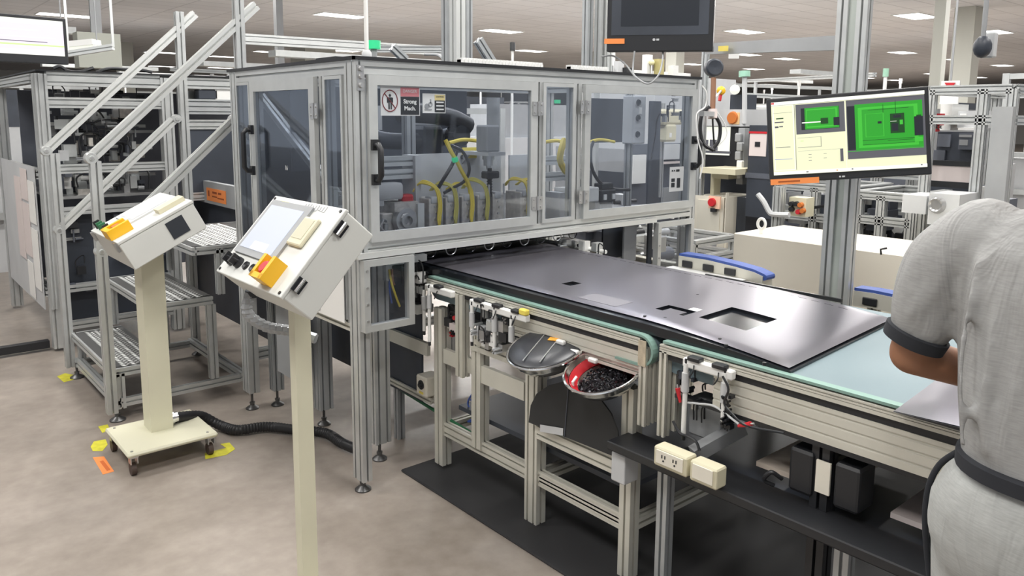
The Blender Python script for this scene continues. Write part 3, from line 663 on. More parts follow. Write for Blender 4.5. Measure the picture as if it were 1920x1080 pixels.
for a in (.35, .46):
    MB().lathe([(0, .004), (.008, .004), (.012, .007), (.014, 0)], Q(a, .155, 0), n, 16).build('push_button', BLK, t)
estop(Q, R, L, n, .76, .17, t, .036)
MB().obox(Q(.20, .945, .001), R*.028, L*.0035, n*.0008).build('yellow_tape_label', mat('yellow_tape', (.80, .78, .25), .5), t)
MB().lathe([(0, .0015), (.016, .0015), (.016, 0)], Q(.60, .89, 0), n, 16).build('yellow_round_label', YLAB, t)
st = MB()
for k in range(9): st.obox(Q(.50+.035*k, .955, .0012), R*.006, L*(.006+.002*(k % 3)), n*.0006)
st.build('faded_lettering', LGREY, t)
for a, c_ in ((.03, .03), (.97, .03), (.03, .97), (.97, .97)): MB().cyl(Q(a, c_, 0), Q(a, c_, .003), .005, n=10).build('corner_screw', BLK, t)
for f in (.18, .83):
    h = MB(); c = Q(1, f, 0)+N*.022+R*.003
    h.obox(c, R*.005, L*.020, N*.014); o = h.build('side_hinge', BLKG, b)
    h = MB(); h.cyl(c-L*.02+R*.006, c+L*.02+R*.006, .006, n=10); h.build('hinge_pin', CHROME, o)
# the box's rear lower lip and column
colx, coly = .975, 2.10
cb = MB(); cb.box((colx-.025, coly-.02, .012), (colx+.025, coly+.02, 1.12)); cb.build('column', CPAINT, t)
cb = MB(); cb.box((colx-.2, coly-.2, 0), (colx+.2, coly+.2, .012)); cb.build('base_plate', CPAINT, t)
cable('conduit', [(.90, 2.27, 1.075), (.885, 2.265, 1.01), (.93, 2.235, .965), (.99, 2.19, .95), (1.04, 2.13, .93)], .016, mat('grey_ribbed_conduit', (.36, .38, .40), .35, .5), None, par=t)
cb = MB(); cb.lathe([(.022, 0), (.022, .02), (.016, .02), (.016, .035)], (.905, 2.27, 1.055), (0, 0, 1), 14); cb.build('conduit_gland', BLK, t)
cb = MB()
for k in range(14):
    p = spline([Vector(q) for q in [(.90, 2.27, 1.075), (.885, 2.265, 1.01), (.93, 2.235, .965), (.99, 2.19, .95), (1.04, 2.13, .93)]], 8)[2+2*k]; cb.sph(p, .0185, 8)
cb.build('conduit_rings', GREYP, t)
# rear console
t, lid, b, Q, R, L, N, n = console('control_console', 'cream control console on a wheeled base plate with a square black vent in its side', (.835, 3.52, 1.07), .45, .348, .142, math.radians(26.8), .1, None, 0, WPAINT, None)
MB().obox(Q(.36, .62, .004), R*.12, L*.105, n*.004).build('screen_bezel', LGREY, t)
MB().obox(Q(.36, .62, .0085), R*.095, L*.085, n*.001).build('screen', LGREY, t)
MB().obox(Q(.40, .40, .010), R*.03, L*.022, n*.0004).build('painted_screen_glare', WHITE, t)  # white bar painted in as a highlight on this screen
o = MB().obox(Q(.80, .80, .010), R*.034, L*.062, n*.010).build('speaker_box', BEIGE, t)
for k, (a, m_) in enumerate(((.08, BLK), (.20, GREENP), (.32, GREENP), (.44, BLK))):
    kk = MB(); c = Q(a, .09, 0); kk.cyl(c, c+n*.022, .014, n=12); kk.obox(c+n*.028, R*.005, L*.014, n*.008); kk.build('selector_switch', m_, t)
estop(Q, R, L, n, .74, .13, t, .05, ORB)
for a in (.04, .90):
    lt = MB(); c = Q(a, -.01, 0)+N*.028
    lt.obox(c, R*.016, N*.022, L*.008); lt.build('latch', STEEL, b)
vt = MB(); vt.obox(Q(1, .69, 0)+N*.072+R*.001, L*.040, N*.040, R*.002); vt.build('vent_opening', mat('dark_vent', (.03, .035, .045), .5), b)
cb = MB(); cb.box((.985, 3.76, .115), (1.085, 3.88, 1.02)); cb.build('column', CPAINT, t)
cb = MB(); cb.rbox((.83, 3.57, .095), (1.23, 3.96, .115), .008); bp_ = cb.build('base_plate', CPAINT, t)
for x, y in ((.86, 3.60), (1.20, 3.60), (.86, 3.93), (1.20, 3.93)):
    cs = MB(); cs.box((x-.016, y-.02, .06), (x-.012, y+.02, .095)); cs.box((x+.012, y-.02, .06), (x+.016, y+.02, .095)); cs.box((x-.018, y-.022, .088), (x+.018, y+.022, .095)); c_ = cs.build('caster', STEEL, t)
    MB().cyl((x-.011, y+.012, .028), (x+.011, y+.012, .028), .028, n=20).build('caster_wheel', mat('brown_rubber', (.07, .045, .035), .6), c_)
for x, y in ((.855, 3.595), (.865, 3.93), (1.19, 3.60), (1.205, 3.93)): MB().cyl((x, y, .115), (x, y, .118), .006, n=8).build('bolt', STEEL, bp_)
# hose on the floor to the machine
def hose_with_ribs(name, pts, r, m, label, cat, par=None):
    P = spline([Vector(p) for p in pts], 10); fine = []
    for i in range(len(P)-1):
        k = max(1, int((P[i+1]-P[i]).length/.006))
        for j in range(k): fine.append(P[i].lerp(P[i+1], j/k))
    fine.append(P[-1]); N_ = len(fine)
    return MB().tube(fine, lambda t_: r*(1 if int(t_*(N_-1)+.5) % 2 else .88), 10).build(name, m, label=label, cat=cat)
hz = ZP
hp = [Vector((1.087, 3.80, .15)), ZP(352, 780, .13), ZP(380, 781, .09), ZP(412, 797, .035), ZP(445, 806, .032), ZP(500, 800, .032), ZP(555, 806, .032), ZP(610, 812, .032), ZP(640, 830, .032), ZP(668, 842, .032)]
hose_with_ribs('corrugated_hose', hp, .026, HOSE, 'black corrugated hose lying on the floor from the rear console to the machine', 'hose')
cab = thing('hose_coupling', 'silver hose coupling at the foot of the rear console column', 'coupling', (1.12, 3.80, .15)); MB().lathe([(.03, 0), (.03, .012), (.024, .012), (.024, .03)], (1.087, 3.80, .15), (1, 0, 0), 16).build('ring', CHROME, cab)
# ------------------------------------------------------------------ steel steps with handrails
YN, YF = 4.33, 5.25
S = thing('access_steps', 'aluminium access steps with checker-plate treads and sloping handrails', 'steps', (1.3, 4.8, 0))
CHK = bpy.data.materials.new('checker_plate'); CHK.use_nodes = True; nt = CHK.node_tree; bs = nt.nodes['Principled BSDF']; LK = nt.links
bs.inputs['Base Color'].default_value = (.20, .20, .195, 1); bs.inputs['Metallic'].default_value = .5; bs.inputs['Roughness'].default_value = .35
treads = [(.955, 1.235, .28), (1.165, 1.50, .595), (1.40, 2.3, .88)]
def tread(x0, x1, z):
    tr = MB().box((x0+.02, YN+.02, z-.006), (x1-.0, YF-.02, z)).build('tread', CHK, S)
    lug = MB(); k = 0; x = x0+.075
    while x < min(x1, 1.9)-.02:
        y = YN+.04+(.018 if k % 2 else 0)
        while y < YF-.04:
            a = math.radians(45 if k % 2 else -45); c_, s_ = math.cos(a), math.sin(a); o = Vector((x, y, z))
            p = [o+Vector((c_*u-s_*v, s_*u+c_*v, h)) for u, v, h in ((-.017,0,0),(0,-.0065,0),(.017,0,0),(0,.0065,0),(0,0,.004))]
            lug.add(p, [(0,1,4),(1,2,4),(2,3,4),(3,0,4)]); y += .036
        x += .024; k += 1
    lug.build('raised_lugs', ALUB, tr)
    MB().box((x0+.012, YN+.03, z), (x0+.062, YF-.03, z+.002)).build('anti_slip_strip', TBLACK, tr)
    for a, b_ in (((x0+.02, YN, z-.022), (x0+.02, YF, z-.022)), ((x0+.04, YN+.02, z-.022), (x1, YN+.02, z-.022)), ((x0+.04, YF-.02, z-.022), (x1, YF-.02, z-.022))):
        MB().ext(a, b_, .04, .044).build('tread_frame', ALU, tr)
for x0, x1, z in treads: tread(x0, x1, z)
def spost(x, y, z0, z1, w=.05): return MB().ext((x, y, z0), (x, y, z1), w, w, (0,1,0), pitch=.05).build('post', ALU, S)
# near and far side posts; each handrail pivots on its first post
for y in (YN-.03, YF+.03):
    spost(.942, y, .06, 1.37)
    spost(1.70, y, .06, 2.25)
for y in (YN+.02, YF-.02):
    spost(1.00, y, .06, .25, .04); spost(1.49, y, .12, .55, .045); spost(1.20, y, .30, .55, .035)
    MB().ext((.96, y, .09), (1.70, y, .09), .03, .045).build('bottom_rail', ALU, S)
MB().ext((.985, YN, .095), (.985, YF, .095), .04, .05).build('bottom_rail', ALU, S)
MB().ext((1.66, YN, .095), (1.66, YF, .095), .04, .05).build('bottom_rail', ALU, S)
for y in (YN+.02, YF-.02): spost(1.55, y, .60, .86, .04)
def rail(y, xa, za, xb, zb, end=None):
    a, b_ = Vector((xa, y, za)), Vector((xb, y, zb))
    MB().ext(a, b_, .04, .05, (0,1,0) if False else (0,0,1)).build('handrail', ALUB, S)
    j = MB()
    j.lathe([(0, .03), (.012, .03), (.014, .024), (.027, .024), (.03, .018), (.03, -.018), (.027, -.024), (0, -.024)], a, (0,-1,0), 22); o = j.build('pivot_joint', ALU, S)
    MB().cyl(a+Vector((0, -.031, 0)), a+Vector((0, -.034, 0)), .008, n=6).build('pivot_bolt', STEEL, o)
dzx = 1.0
rail(YN-.03, .925, 1.385, 1.80, 2.20); rail(YF+.03, .90, 1.385, 1.80, 2.245)
rail(YN-.03, .94, .915, 1.66, 1.58); rail(YF+.03, .935, .915, 1.63, 1.565)
for y in (YN-.03, YF+.03):
    j = MB().lathe([(0, .03), (.012, .03), (.014, .024), (.027, .024), (.027, -.024), (0, -.024)], (1.65, y, 1.575), (0,-1,0), 20).build('pivot_joint', ALU, S)
for x, y in ((.975, YN+.01), (1.70, YF-.0), (.965, YF-.02), (1.70, YN)): level_foot((x, y), .1, S, .04)
# floor tape marks and the orange floor label
def floor_mark(label, pts, m, name='floor_tape', h=.0012):
    P = [ZP(x, y, 0) for x, y in pts]; mb = MB(); n_ = len(P)
    mb.add([p+Vector((0,0,h)) for p in P]+P, [tuple(range(n_)) if (P[1]-P[0]).cross(P[2]-P[1]).z > 0 else tuple(reversed(range(n_)))]+[(i, (i+1) % n_, (i+1) % n_+n_, i+n_) for i in range(n_)])
    return mb.build(name, m, label=label, cat='floor tape' if name == 'floor_tape' else 'label')
floor_mark('worn yellow floor tape under the foot of the lowest step', [(107,706),(122,700),(142,704),(138,712),(120,717)], YTAPE)
floor_mark('yellow floor tape scrap just left of the cream base plate', [(184,800),(202,796),(206,806),(192,812)], YTAPE)
floor_mark('faded yellow floor tape patch above the orange floor label', [(170,838),(176,828),(198,824),(202,834),(192,846),(174,846)], YTAPE)
floor_mark('angled yellow floor tape at the right-hand caster of the cream base plate', [(384,850),(424,840),(413,833),(430,830),(441,842),(425,853),(385,861)], YTAPE)
fl = floor_mark('orange label stuck on the floor in front of the cream base plate', [(174,858),(195,856),(214,884),(193,890)], ORANGE, 'floor_label')
dk = MB(); a, b_ = ZP(190, 864, .0013), ZP(204, 882, .0013); w_ = Vector((.008, 0, 0)); dk.quad(a-w_, a+w_, b_+w_, b_-w_, .0004); dk.build('printed_strip', mat('dark_orange_print', (.55, .12, .02), .6), fl)
# ------------------------------------------------------------------ left rear machine
LM = thing('framed_machine', 'aluminium machine frame behind the steps with dark clutter inside', 'machine', (2.0, 6.5, 0))
YB = 5.9
def lpost(x, y, z0=.0, z1=1.86, w=.08, p=LM, m=ALU): return MB().ext((x, y, z0+.0), (x, y, z1), w, w, (0,1,0)).build('post', m, p)
lpost(1.005, YB+.04, .02); lpost(1.79, YB+.04, .02, w=.08); lpost(1.90, YB+.04, .02, w=.05); lpost(.985, YB+1.6, .02); lpost(2.9, YB+.04, .02)
def lbeam(z, h=.08, x0=1.045, x1=1.75, y=YB+.04, m=ALU): return MB().ext((x0, y, z), (x1, y, z), .06, h).build('beam', m, LM)
lbeam(1.83, .09); lbeam(1.675, .07); lbeam(1.235, .06); lbeam(.95, .05); lbeam(.42, .05); lbeam(.16, .05)
lbeam(1.83, .08, 1.93, 2.88); lbeam(1.66, .11, 1.93, 2.88, m=ALUD); lbeam(1.53, .07, 1.93, 2.88); lbeam(1.0, .06, 1.93, 2.88)
for z in (1.83, 1.2, .4): MB().ext((.985, YB+.08, z), (.985, YB+1.56, z), .06, .06).build('beam', ALU, LM)
MB().ext((.985, YB-.015, .3), (.985, YB-.015, 1.86), .03, .03).build('slim_post', ALU, LM)
MB().box((1.05, YB+1.2, .3), (2.9, YB+1.22, 1.78)).build('rear_panel', NAVY2, LM)
MB().box((1.05, YB+.10, .18), (1.76, YB+.11, .92)).build('lower_panel', NAVY, LM)
MB().box((1.05, YB+.35, .17), (1.76, YB+.6, .2)).build('floor_plate', NAVY, LM)
MB().box((1.94, YB+.02, 1.03), (2.86, YB+.03, 1.5)).build('door_panel', NAVY, LM)
MB().box((.98, YB-.005, 1.875), (2.95, YB+1.62, 1.885)).build('top_sheet', BLK, LM)
MB().box((1.05, YB+.15, 1.02), (1.76, YB+1.1, 1.04)).build('deck_plate', STEEL, LM)
XL = 2.02
def bX(px0, py0, px1, py1, x, t): a, b_ = XP(px0, py1, x), XP(px1, py0, x); return (x, b_.y, a.z), (x+t, a.y, b_.z)
a, b_ = XP(352, 334, XL), XP(440, 349, XL); c_ = XP(440, 393, XL)
PW = thing('platform_side', 'long grey side beam of the platform behind the steps, carrying an orange label', 'platform', (XL, (a.y+b_.y)/2, 0))
MB().box((XL, 4.7, c_.z), (XL+.04, a.y+.15, (a.z+b_.z)/2)).build('side_beam', GREYP, PW)
MB().box((XL+.05, 4.7, .10), (XL+.06, a.y+.1, c_.z)).build('shade_sheet', NAVY, PW)  # dark colour and depth put in to imitate shade behind the steps
for y in (4.72, a.y+.1): MB().ext((XL+.03, y, 0), (XL+.03, y, c_.z), .05, .05, (0,1,0)).build('leg', ALUD, PW)
rl = thing('orange_warning_label', 'orange warning label on the long grey beam behind the steps', 'label', tuple(XP(405, 367, XL-.003)))
a, b_ = XP(388, 375, XL-.003), XP(423, 363, XL-.003); zt_, zb_ = XP(405, 355, XL-.003).z, XP(405, 379, XL-.003).z
MB().box((XL-.003, b_.y, zb_), (XL-.001, a.y, zt_)).build('card', ORANGE, rl)
w_, h_ = a.y-b_.y, zt_-zb_
for u0, u1, v0, v1 in ((.08,.16,.35,.8),(.32,.55,.62,.78),(.62,.78,.62,.78),(.30,.55,.34,.44),(.58,.9,.28,.38)): MB().box((XL-.004, a.y-w_*u1, zb_+h_*v0), (XL-.003, a.y-w_*u0, zb_+h_*v1)).build('printed_mark', mat('brown_print', (.30, .06, .01), .6), rl)
# paper sheets on its side
for i, (y0, y1, z0, z1) in enumerate(((6.02, 6.25, .40, .82), (6.27, 6.52, .60, .98), (6.02, 6.25, .86, 1.15), (6.27, 6.52, 1.0, 1.22), (6.28, 6.5, .30, .56), (6.54, 6.8, .55, 1.15))):
    o = MB().box((.938, y0, z0), (.941, y1, z1)).build('posted_sheet', PINKP if i % 2 else PAPER, label=['white posted sheet, lowest beside the corner post of the left machine', 'pinkish posted sheet in the second column on the left machine side', 'white posted sheet above the lowest one beside the left corner post', 'small pinkish posted sheet at the top of the second column', 'small white posted sheet at the foot of the second column', 'tall pinkish posted sheet furthest from the corner post'][i], cat='sheet of paper', group='sheets posted on the left machine')
MB().box((.944, 6.0, .28), (.95, 7.4, 1.25)).build('side_panel', LGREY, LM)
# clutter inside: pneumatic units, brackets, hoses
random.seed(11)
def clutter(name, label, cat, x0, x1, y0, y1, z0, z1, n, mats, hoses=2, s=(.02, .09), group=None):
    """one mechanism made of many small blocks, cylinders and rods"""
    t = thing(name, label, cat, ((x0+x1)/2, (y0+y1)/2, z0), group)
    for i in range(n):
        m_ = random.choice(mats); mb = MB()
        cx_, cy_, cz_ = random.uniform(x0, x1), random.uniform(y0, y1), random.uniform(z0, z1)
        a, b_, c_ = [random.uniform(*s)/2 for _ in range(3)]; k = random.random()
        if k < .5: mb.box((cx_-a, cy_-b_, cz_-c_), (cx_+a, cy_+b_, cz_+c_)); nm = 'block'
        elif k < .75: mb.cyl((cx_-a, cy_, cz_), (cx_+a*1.5, cy_, cz_), b_*.5, n=10); nm = 'cylinder'
        elif k < .9: mb.cyl((cx_, cy_, cz_-c_*1.6), (cx_, cy_, cz_+c_*1.6), b_*.35, n=10); nm = 'rod'
        else: mb.ext((cx_-a*2.2, cy_, cz_), (cx_+a*2.2, cy_, cz_), .02, .02); nm = 'bar'
        mb.build(nm, m_, t)
    for i in range(hoses):
        a = Vector((random.uniform(x0, x1), y0-.01, random.uniform(z0, z1))); k_ = min(1, s[1]/.09); along = (y1-y0) > (x1-x0)*1.5; h = random.uniform(.05, .14)*k_
        L_ = random.uniform(.06, .2)*k_*k_*(1 if a.x < (x0+x1)/2 else -1)
        if along: a.y = random.uniform(y0, y1); a.x = x0-.004; b_ = a+Vector((0, L_, random.uniform(-.03, .03)*k_))
        else: b_ = a+Vector((L_, 0, random.uniform(-.05, .05)*k_))
        MB().tube([a, a+Vector((0, 0, h)), (a+b_)/2+Vector((-.01 if along else 0, 0 if along else -.02, h*1.4)), b_+Vector((0, 0, h)), b_], .006*max(.45, k_), 6, smooth_pts=6).build('air_hose', BLK, t)
    return t
mixd = [NAVY, BLK, STEEL, ALUD, GREYP, CAST, NAVY2]
mixl = [ALU, STEEL, LGREY, BLK, NAVY2, GREYP, WHITE]
clutter('pneumatic_unit', 'dark pneumatic unit high in the left rear machine frame', 'pneumatic unit', 1.10, 1.72, YB+.2, YB+.5, 1.28, 1.62, 95, mixd+[ALU, ALU, LGREY, CAST], 7)
clutter('pneumatic_unit', 'grey valve row at the very top of the left rear machine frame', 'pneumatic unit', 1.10, 1.72, YB+.2, YB+.5, 1.72, 1.77, 18, mixl, 2, (.02, .06))
clutter('transfer_mechanism', 'metal transfer mechanism on the middle deck of the left rear machine', 'mechanism', 1.10, 1.72, YB+.2, YB+.7, 1.05, 1.20, 80, mixd+[ALU, STEEL, ALU, WHITE], 3)
clutter('drive_unit', 'drive unit with a round motor low in the left rear machine frame', 'drive unit', 1.10, 1.72, YB+.05, YB+.09, .3, .9, 26, [NAVY, NAVY2, BLK, STEEL], 1, (.02, .06))
clutter('valve_terminal', 'valve terminal at the top right of the frame behind the steps', 'valve terminal', 1.98, 2.8, YB+.1, YB+.3, 1.70, 1.78, 18, mixl+[WHITE, BEIGE], 3, (.03, .09))
for i, (x, z, h_, lab) in enumerate(((2.14, 1.70, .10, 'pale box on the beam right of the far handrail post'), (2.02, 1.715, .07, 'dark box beside the far handrail post on the beam'), (2.30, 1.59, .03, 'low pale tray on the middle beam behind the steps'))):
    MB().rbox((x, YB+.02, z-.0), (x+.14, YB+.12, z+h_), .006).build('equipment_box', (WHITE, NAVY, LGREY)[i], label=lab, cat='box')
for k in range(3):
    z = 1.30+.0*k
# monitor above the left machine
def monitor(name, label, c, right, up, w, h, parts, bez=.022, t=.035, chin=0, cat='monitor', rim=BLK):
    c = Vector(c); right = Vector(right).normalized(); up = Vector(up).normalized(); n = right.cross(up)
    root = thing(name, label, cat, tuple(c-up*h/2))
    b_ = MB(); b_.obox(c-n*t/2, right*w/2, up*h/2, n*t/2); o = b_.build('housing', rim, root); bv = o.modifiers.new('bevel', 'BEVEL'); bv.width = .004; bv.segments = 2
    b_ = MB(); b_.obox(c-n*(t+.02), right*w*.3, up*h*.3, n*.02); b_.build('rear_bulge', rim, root)
    iw, ih = w-2*bez, h-2*bez-chin; o0 = c-right*iw/2+up*(-h/2+bez+chin)
    base = parts[0]; s = MB(); s.obox(c+up*chin/2+n*.0005, right*iw/2, up*ih/2, n*.0008); scr = s.build('screen', base, root)
    lv = .0014
    grp = {}
    for (x0, y0, x1, y1, m_) in parts[1:]:
        lv += .00012
        mb = grp.setdefault(m_.name, (MB(), m_))[0]
        mb.obox(o0+right*iw*(x0+x1)/2+up*ih*(1-(y0+y1)/2)+n*lv, right*iw*(x1-x0)/2, up*ih*(y1-y0)/2, n*.0001)
    for k, (mb, m_) in grp.items(): mb.build('screen_area', m_, scr)
    return root
c = YP(50, 96, 5.6)
mp = [SCRV, (0,.0,1,.14,SCRW), (0,.70,1,.745,SCRL), (0,.86,1,1,SCRW), (0,.30,.7,.33,SCRW), (.2,.5,.9,.52,SCRW), (.0,.62,.8,.64,SCRK)]
a, b_ = YP(-60, 20, 5.6), YP(132, 121, 5.6)
monitor('wall_monitor', 'black-framed monitor with a lilac page above the left machine', ((a.x+b_.x)/2, 5.6, (a.z+b_.z)/2), (1, .12, 0), (0, 0, 1), b_.x-a.x, a.z-b_.z, mp, .02, .04, .03)
MB().ext((.62, 5.68, 1.87), (.62, 5.68, 2.4), .04, .04, (0,1,0)).build('monitor_pole', ALU, label='aluminium pole carrying the lilac-page monitor', cat='pole')
# low dark rail on the floor at far left
MB().box((.2, 5.96, .02), (.95, 6.02, .07)).build('floor_rail', BLK, label='low black rail on the floor left of the corner post', cat='rail')
# ------------------------------------------------------------------ conveyors
XN, XFAR = 1.92, 2.88
def conveyor(name, label, ya, yb, near_start, sidetype):
    """belt conveyor from y=ya (far) down to y=yb (near); sides on X=XN and X=XFAR"""
    t = thing(name, label, 'conveyor', ((XN+XFAR)/2, (ya+yb)/2, 0))
    r = .052
    prof = [(yb+r+r*math.cos(a), .848+r*math.sin(a)) for a in [math.radians(-90-i*15) for i in range(13)]][::1]
    prof = [(yb+r-r*math.sin(math.radians(i*15)), .848-r*math.cos(math.radians(i*15))) for i in range(13)]     # near roller, bottom to top
    prof += [(ya-r+r*math.sin(math.radians(i*15)), .848+r*math.cos(math.radians(i*15))) for i in range(13)]
    MB().prism(prof, (XN+.030, 0, 0), (0,1,0), (0,0,1), (XFAR-XN-.060, 0, 0)).build('belt', BELT, t)
    R_ = r+.0018; ri_ = r-.006
    out = [(ya-.02, .848+R_)]+[(yb+r-R_*math.sin(math.radians(i*15)), .848+R_*math.cos(math.radians(i*15))) for i in range(13)]+[(yb+.16, .848-R_)]
    inn = [(yb+.16, .848-ri_)]+[(yb+r-ri_*math.sin(math.radians(i*15)), .848+ri_*math.cos(math.radians(i*15))) for i in reversed(range(13))]+[(ya-.02, .848+ri_)]
    MB().prism(out+inn, (XN+.003, 0, 0), (0,1,0), (0,0,1), (.0275, 0, 0)).build('belt_edge', BELTE, t)
    y0, y1 = yb+.052, ya-.01
    for x, s in ((XN, 1), (XFAR-.03, -1)):
        MB().ext((x+.015, y0, .882), (x+.015, y1, .882), .03, .014, sw=.004, sd=.004).build('side_rail', CRM, t)
        MB().box((x+.009, y0, .842), (x+.03, y1, .866)).build('side_slot', BLK, t)
        MB().ext((x+.015, y0, .8685), (x+.015, y1, .8685), .03, .010, slot=False).build('lower_lip', CRM, t)
    return t, y0, y1
c1, y0, y1 = conveyor('belt_conveyor', 'belt conveyor leaving the machine, with parts bowls hung on its side', 2.84, 1.552, 0, 0)
# side plate and frame
MB().ext((XN+.02, y0, .812), (XN+.02, 2.27, .812), .02, .060, sw=.004, sd=.003, pitch=.03).build('side_panel', CRM, c1)
MB().ext((XN+.03, y0, .765), (XN+.03, 2.27, .765), .02, .025, sw=.004).build('lower_rail', CRM, c1)
def cpost(t, x, y, z0, z1, w=.045, d=.045, nm='leg', m=CRM): return MB().ext((x, y, z0), (x, y, z1), w, d, (0,1,0), pitch=.045).build(nm, m, t)
cpost(c1, 1.965, 2.745+.03, .03, .76, .05, .06); cpost(c1, 1.965, 2.50, .20, .72, .05, .06); cpost(c1, 1.965, 2.15, .0, .72, .05, .07); cpost(c1, 1.965, 1.665, .0, .70, .05, .05)
cpost(c1, 1.935, 2.585, .50, .86, .04, .05, 'hanger'); cpost(c1, 1.935, 1.590, .595, .86, .03, .03, 'hanger'); cpost(c1, 1.972, 1.585, .60, .84, .03, .03, 'hanger')
cpost(c1, 2.83, 2.74, .0, .84); cpost(c1, 2.83, 1.665, .0, .84); cpost(c1, 2.83, 2.2, .0, .84)
MB().box((1.916, 1.575, .80), (1.920, 1.606, .885)).build('end_plate', mat('worn_brass_plate', (.62, .55, .42), .4, .4, noise=.2, nscale=40), c1)
def cbeam(t, ya, yb, z, x=1.965, w=.03, h=.045, nm='rail', m=CRM, slot=True): return MB().ext((x, yb, z), (x, ya, z), w, h, slot=slot).build(nm, m, t)
cbeam(c1, 2.47, 2.20, .535, 1.955, .02, .075, 'cross_plate', slot=False); cbeam(c1, 2.74, 2.53, .55, 1.955, .02, .065, 'cross_plate', slot=False)
cbeam(c1, 2.75, 1.67, .205, 1.965, .03, .06); cbeam(c1, 2.12, 1.69, .41, 1.950, .03, .07); cbeam(c1, 2.53, 2.15, .655, 1.95, .03, .05)
cbeam(c1, 2.11, 1.69, .205, 1.965, .03, .04)
for y in (2.14, 1.665, 2.775): MB().ext((1.99, y, .20), (2.81, y, .20), .04, .04).build('cross_rail', CRM, c1)
MB().box((2.0, 1.6, .72), (2.80, 2.78, .74)).build('under_tray', NAVY, c1)
for y in (2.775, 2.15, 1.665): pass
MB().box((2.0, 1.7, .30), (2.9, 2.7, .32)).build('shelf', NAVY, c1)
# black conveyor inside the machine
t = thing('inner_conveyor', 'black conveyor bed inside the machine below the front beam', 'conveyor', (2.45, 3.5, 0))
MB().rbox((1.94, 2.90, .84), (3.05, 4.3, .898), .02).build('bed', BLK, t)
MB().box((1.70, 3.32, .905), (3.02, 3.34, 1.03)).build('added_dark_backing', RUB, t)  # added sheet, blocks bright hall reflections and darkens the gap under the deck
MB().box((1.97, 2.95, .27), (1.98, 4.2, .84)).build('side_panel', NAVY, t)
MB().ext((1.955, 2.87, .545), (1.955, 4.2, .545), .02, .06, slot=False).build('side_rail', CRM, t)
for y in (3.2, 4.1):
    for x in (2.0, 3.0): MB().ext((x, y, 0), (x, y, .84), .04, .04, (0,1,0)).build('leg', ALUD, t)
# conveyor two
c2, y0, y1 = conveyor('belt_conveyor', 'belt conveyor with a deep ribbed cream side panel, nearest the worker', 1.532, -.60, 0, 0)
cpost(c2, 1.935, 1.508, .585, .868, .03, .028, 'end_post'); cpost(c2, 1.975, 1.50, .60, .85, .035, .035, 'end_post')
pn = MB(); pz = [.745, .760, .764, .793, .797, .826, .830, .842]
pn.prism([(0,.742),(0,.762),(.004,.764),(.004,.768),(0,.770),(0,.793),(.004,.795),(.004,.799),(0,.801),(0,.822),(.004,.824),(.004,.828),(0,.830),(0,.842),(.02,.842),(.02,.742)], (XN+.006, y0, 0), (1,0,0), (0,0,1), (0, 1.32-y0, 0))
pn.build('ribbed_side_panel', CRM, c2)
MB().ext((XN+.02, y0, .735), (XN+.02, 1.46, .735), .03, .012, slot=False).build('panel_lip', BLK, c2)
cpost(c2, 1.965, .98, .0, .73, .05, .05, 'leg', BLK); cpost(c2, 1.965, -.4, 0, .73, .05, .05); cpost(c2, 2.83, 1.4, 0, .84); cpost(c2, 2.83, -.4, 0, .84)
for y in (.98, -.4): MB().ext((1.99, y, .65), (2.81, y, .65), .04, .04).build('cross_rail', CRM, c2)
MB().box((2.02, -.5, .70), (2.80, 1.42, .715)).build('under_tray', NAVY, c2)
# air-cylinder columns and sensors on conveyor sides
def stopper(x, y, z0, z1, label, r=.008, fit=True):
    t = thing('air_cylinder', label, 'air cylinder', (x, y, z0), 'thin white air cylinders on the conveyor sides')
    MB().cyl((x, y, z0), (x, y, z1), r, n=12).build('tube', WHITE, t)
    MB().cyl((x, y, z1-.09), (x, y, z1-.03), r*1.5, n=12).build('collar', LGREY, t)
    MB().cyl((x, y, z1), (x, y, z1+.014), r*.6, n=10).build('rod_end', BLK, t)
    MB().cyl((x, y, z0-.018), (x, y, z0), r*.8, n=10).build('lower_fitting', BLK, t)
    return t
def sx(px, py, x): return XP(px, py, x)
for px, ya_, yb_, lab in ((795, 543, 620, 'thin air cylinder at the machine end of the first conveyor'), (805, 540, 640, 'longer air cylinder beside the one at the machine end'), (885, 572, 640, 'air cylinder left of the three hanging from the sensor bar'), (927, 580, 655, 'middle air cylinder under the yellow-capped sensor bar'), (959, 598, 630, 'short air cylinder nearest the black disc bowl'), (1284, 680, 815, 'air cylinder next to the red clip on the second conveyor'), (1358, 698, 790, 'air cylinder at the grey arm under the second conveyor')):
    a, b_ = sx(px, ya_, 1.895), sx(px, yb_, 1.895); stopper(1.895, (a.y+b_.y)/2, b_.z, a.z, lab)
def sensor_bar(px0, py0, px1, py1, label, caps, m=WHITE):
    a, b_ = sx(px0, py0, 1.905), sx(px1, py1, 1.905); z = (a.z+b_.z)/2
    t = thing('sensor_bar', label, 'sensor bar', (1.905, (a.y+b_.y)/2, z))
    MB().rbox((1.893, b_.y, z-.014), (1.917, a.y, z+.014), .004).build('bar', m, t)
    for k in range(caps):
        y = b_.y+(a.y-b_.y)*(k+.5)/caps
        MB().rbox((1.885, y-.022, z+.012), (1.912, y+.022, z+.026), .003).build('sensor_head', BLK, t)
        MB().tube([(1.892, y, z), (1.88, y-.006, z-.015), (1.882, y+.008, z-.035), (1.892, y+.014, z-.02)], .0022, 6, smooth_pts=4).build('wire', BLK, t)
    return t
t = sensor_bar(884, 566, 990, 598, 'white sensor bar under the rail of the first conveyor', 3)
MB().rbox((1.888, 2.13, .862), (1.91, 2.17, .884), .004).build('yellow_cap', YLAB, t)
sensor_bar(1284, 674, 1376, 708, 'white sensor bar under the rail of the second conveyor', 2)
sensor_bar(800, 538, 850, 552, 'slim sensor bar at the machine end of the first conveyor', 1)
random.seed(5)
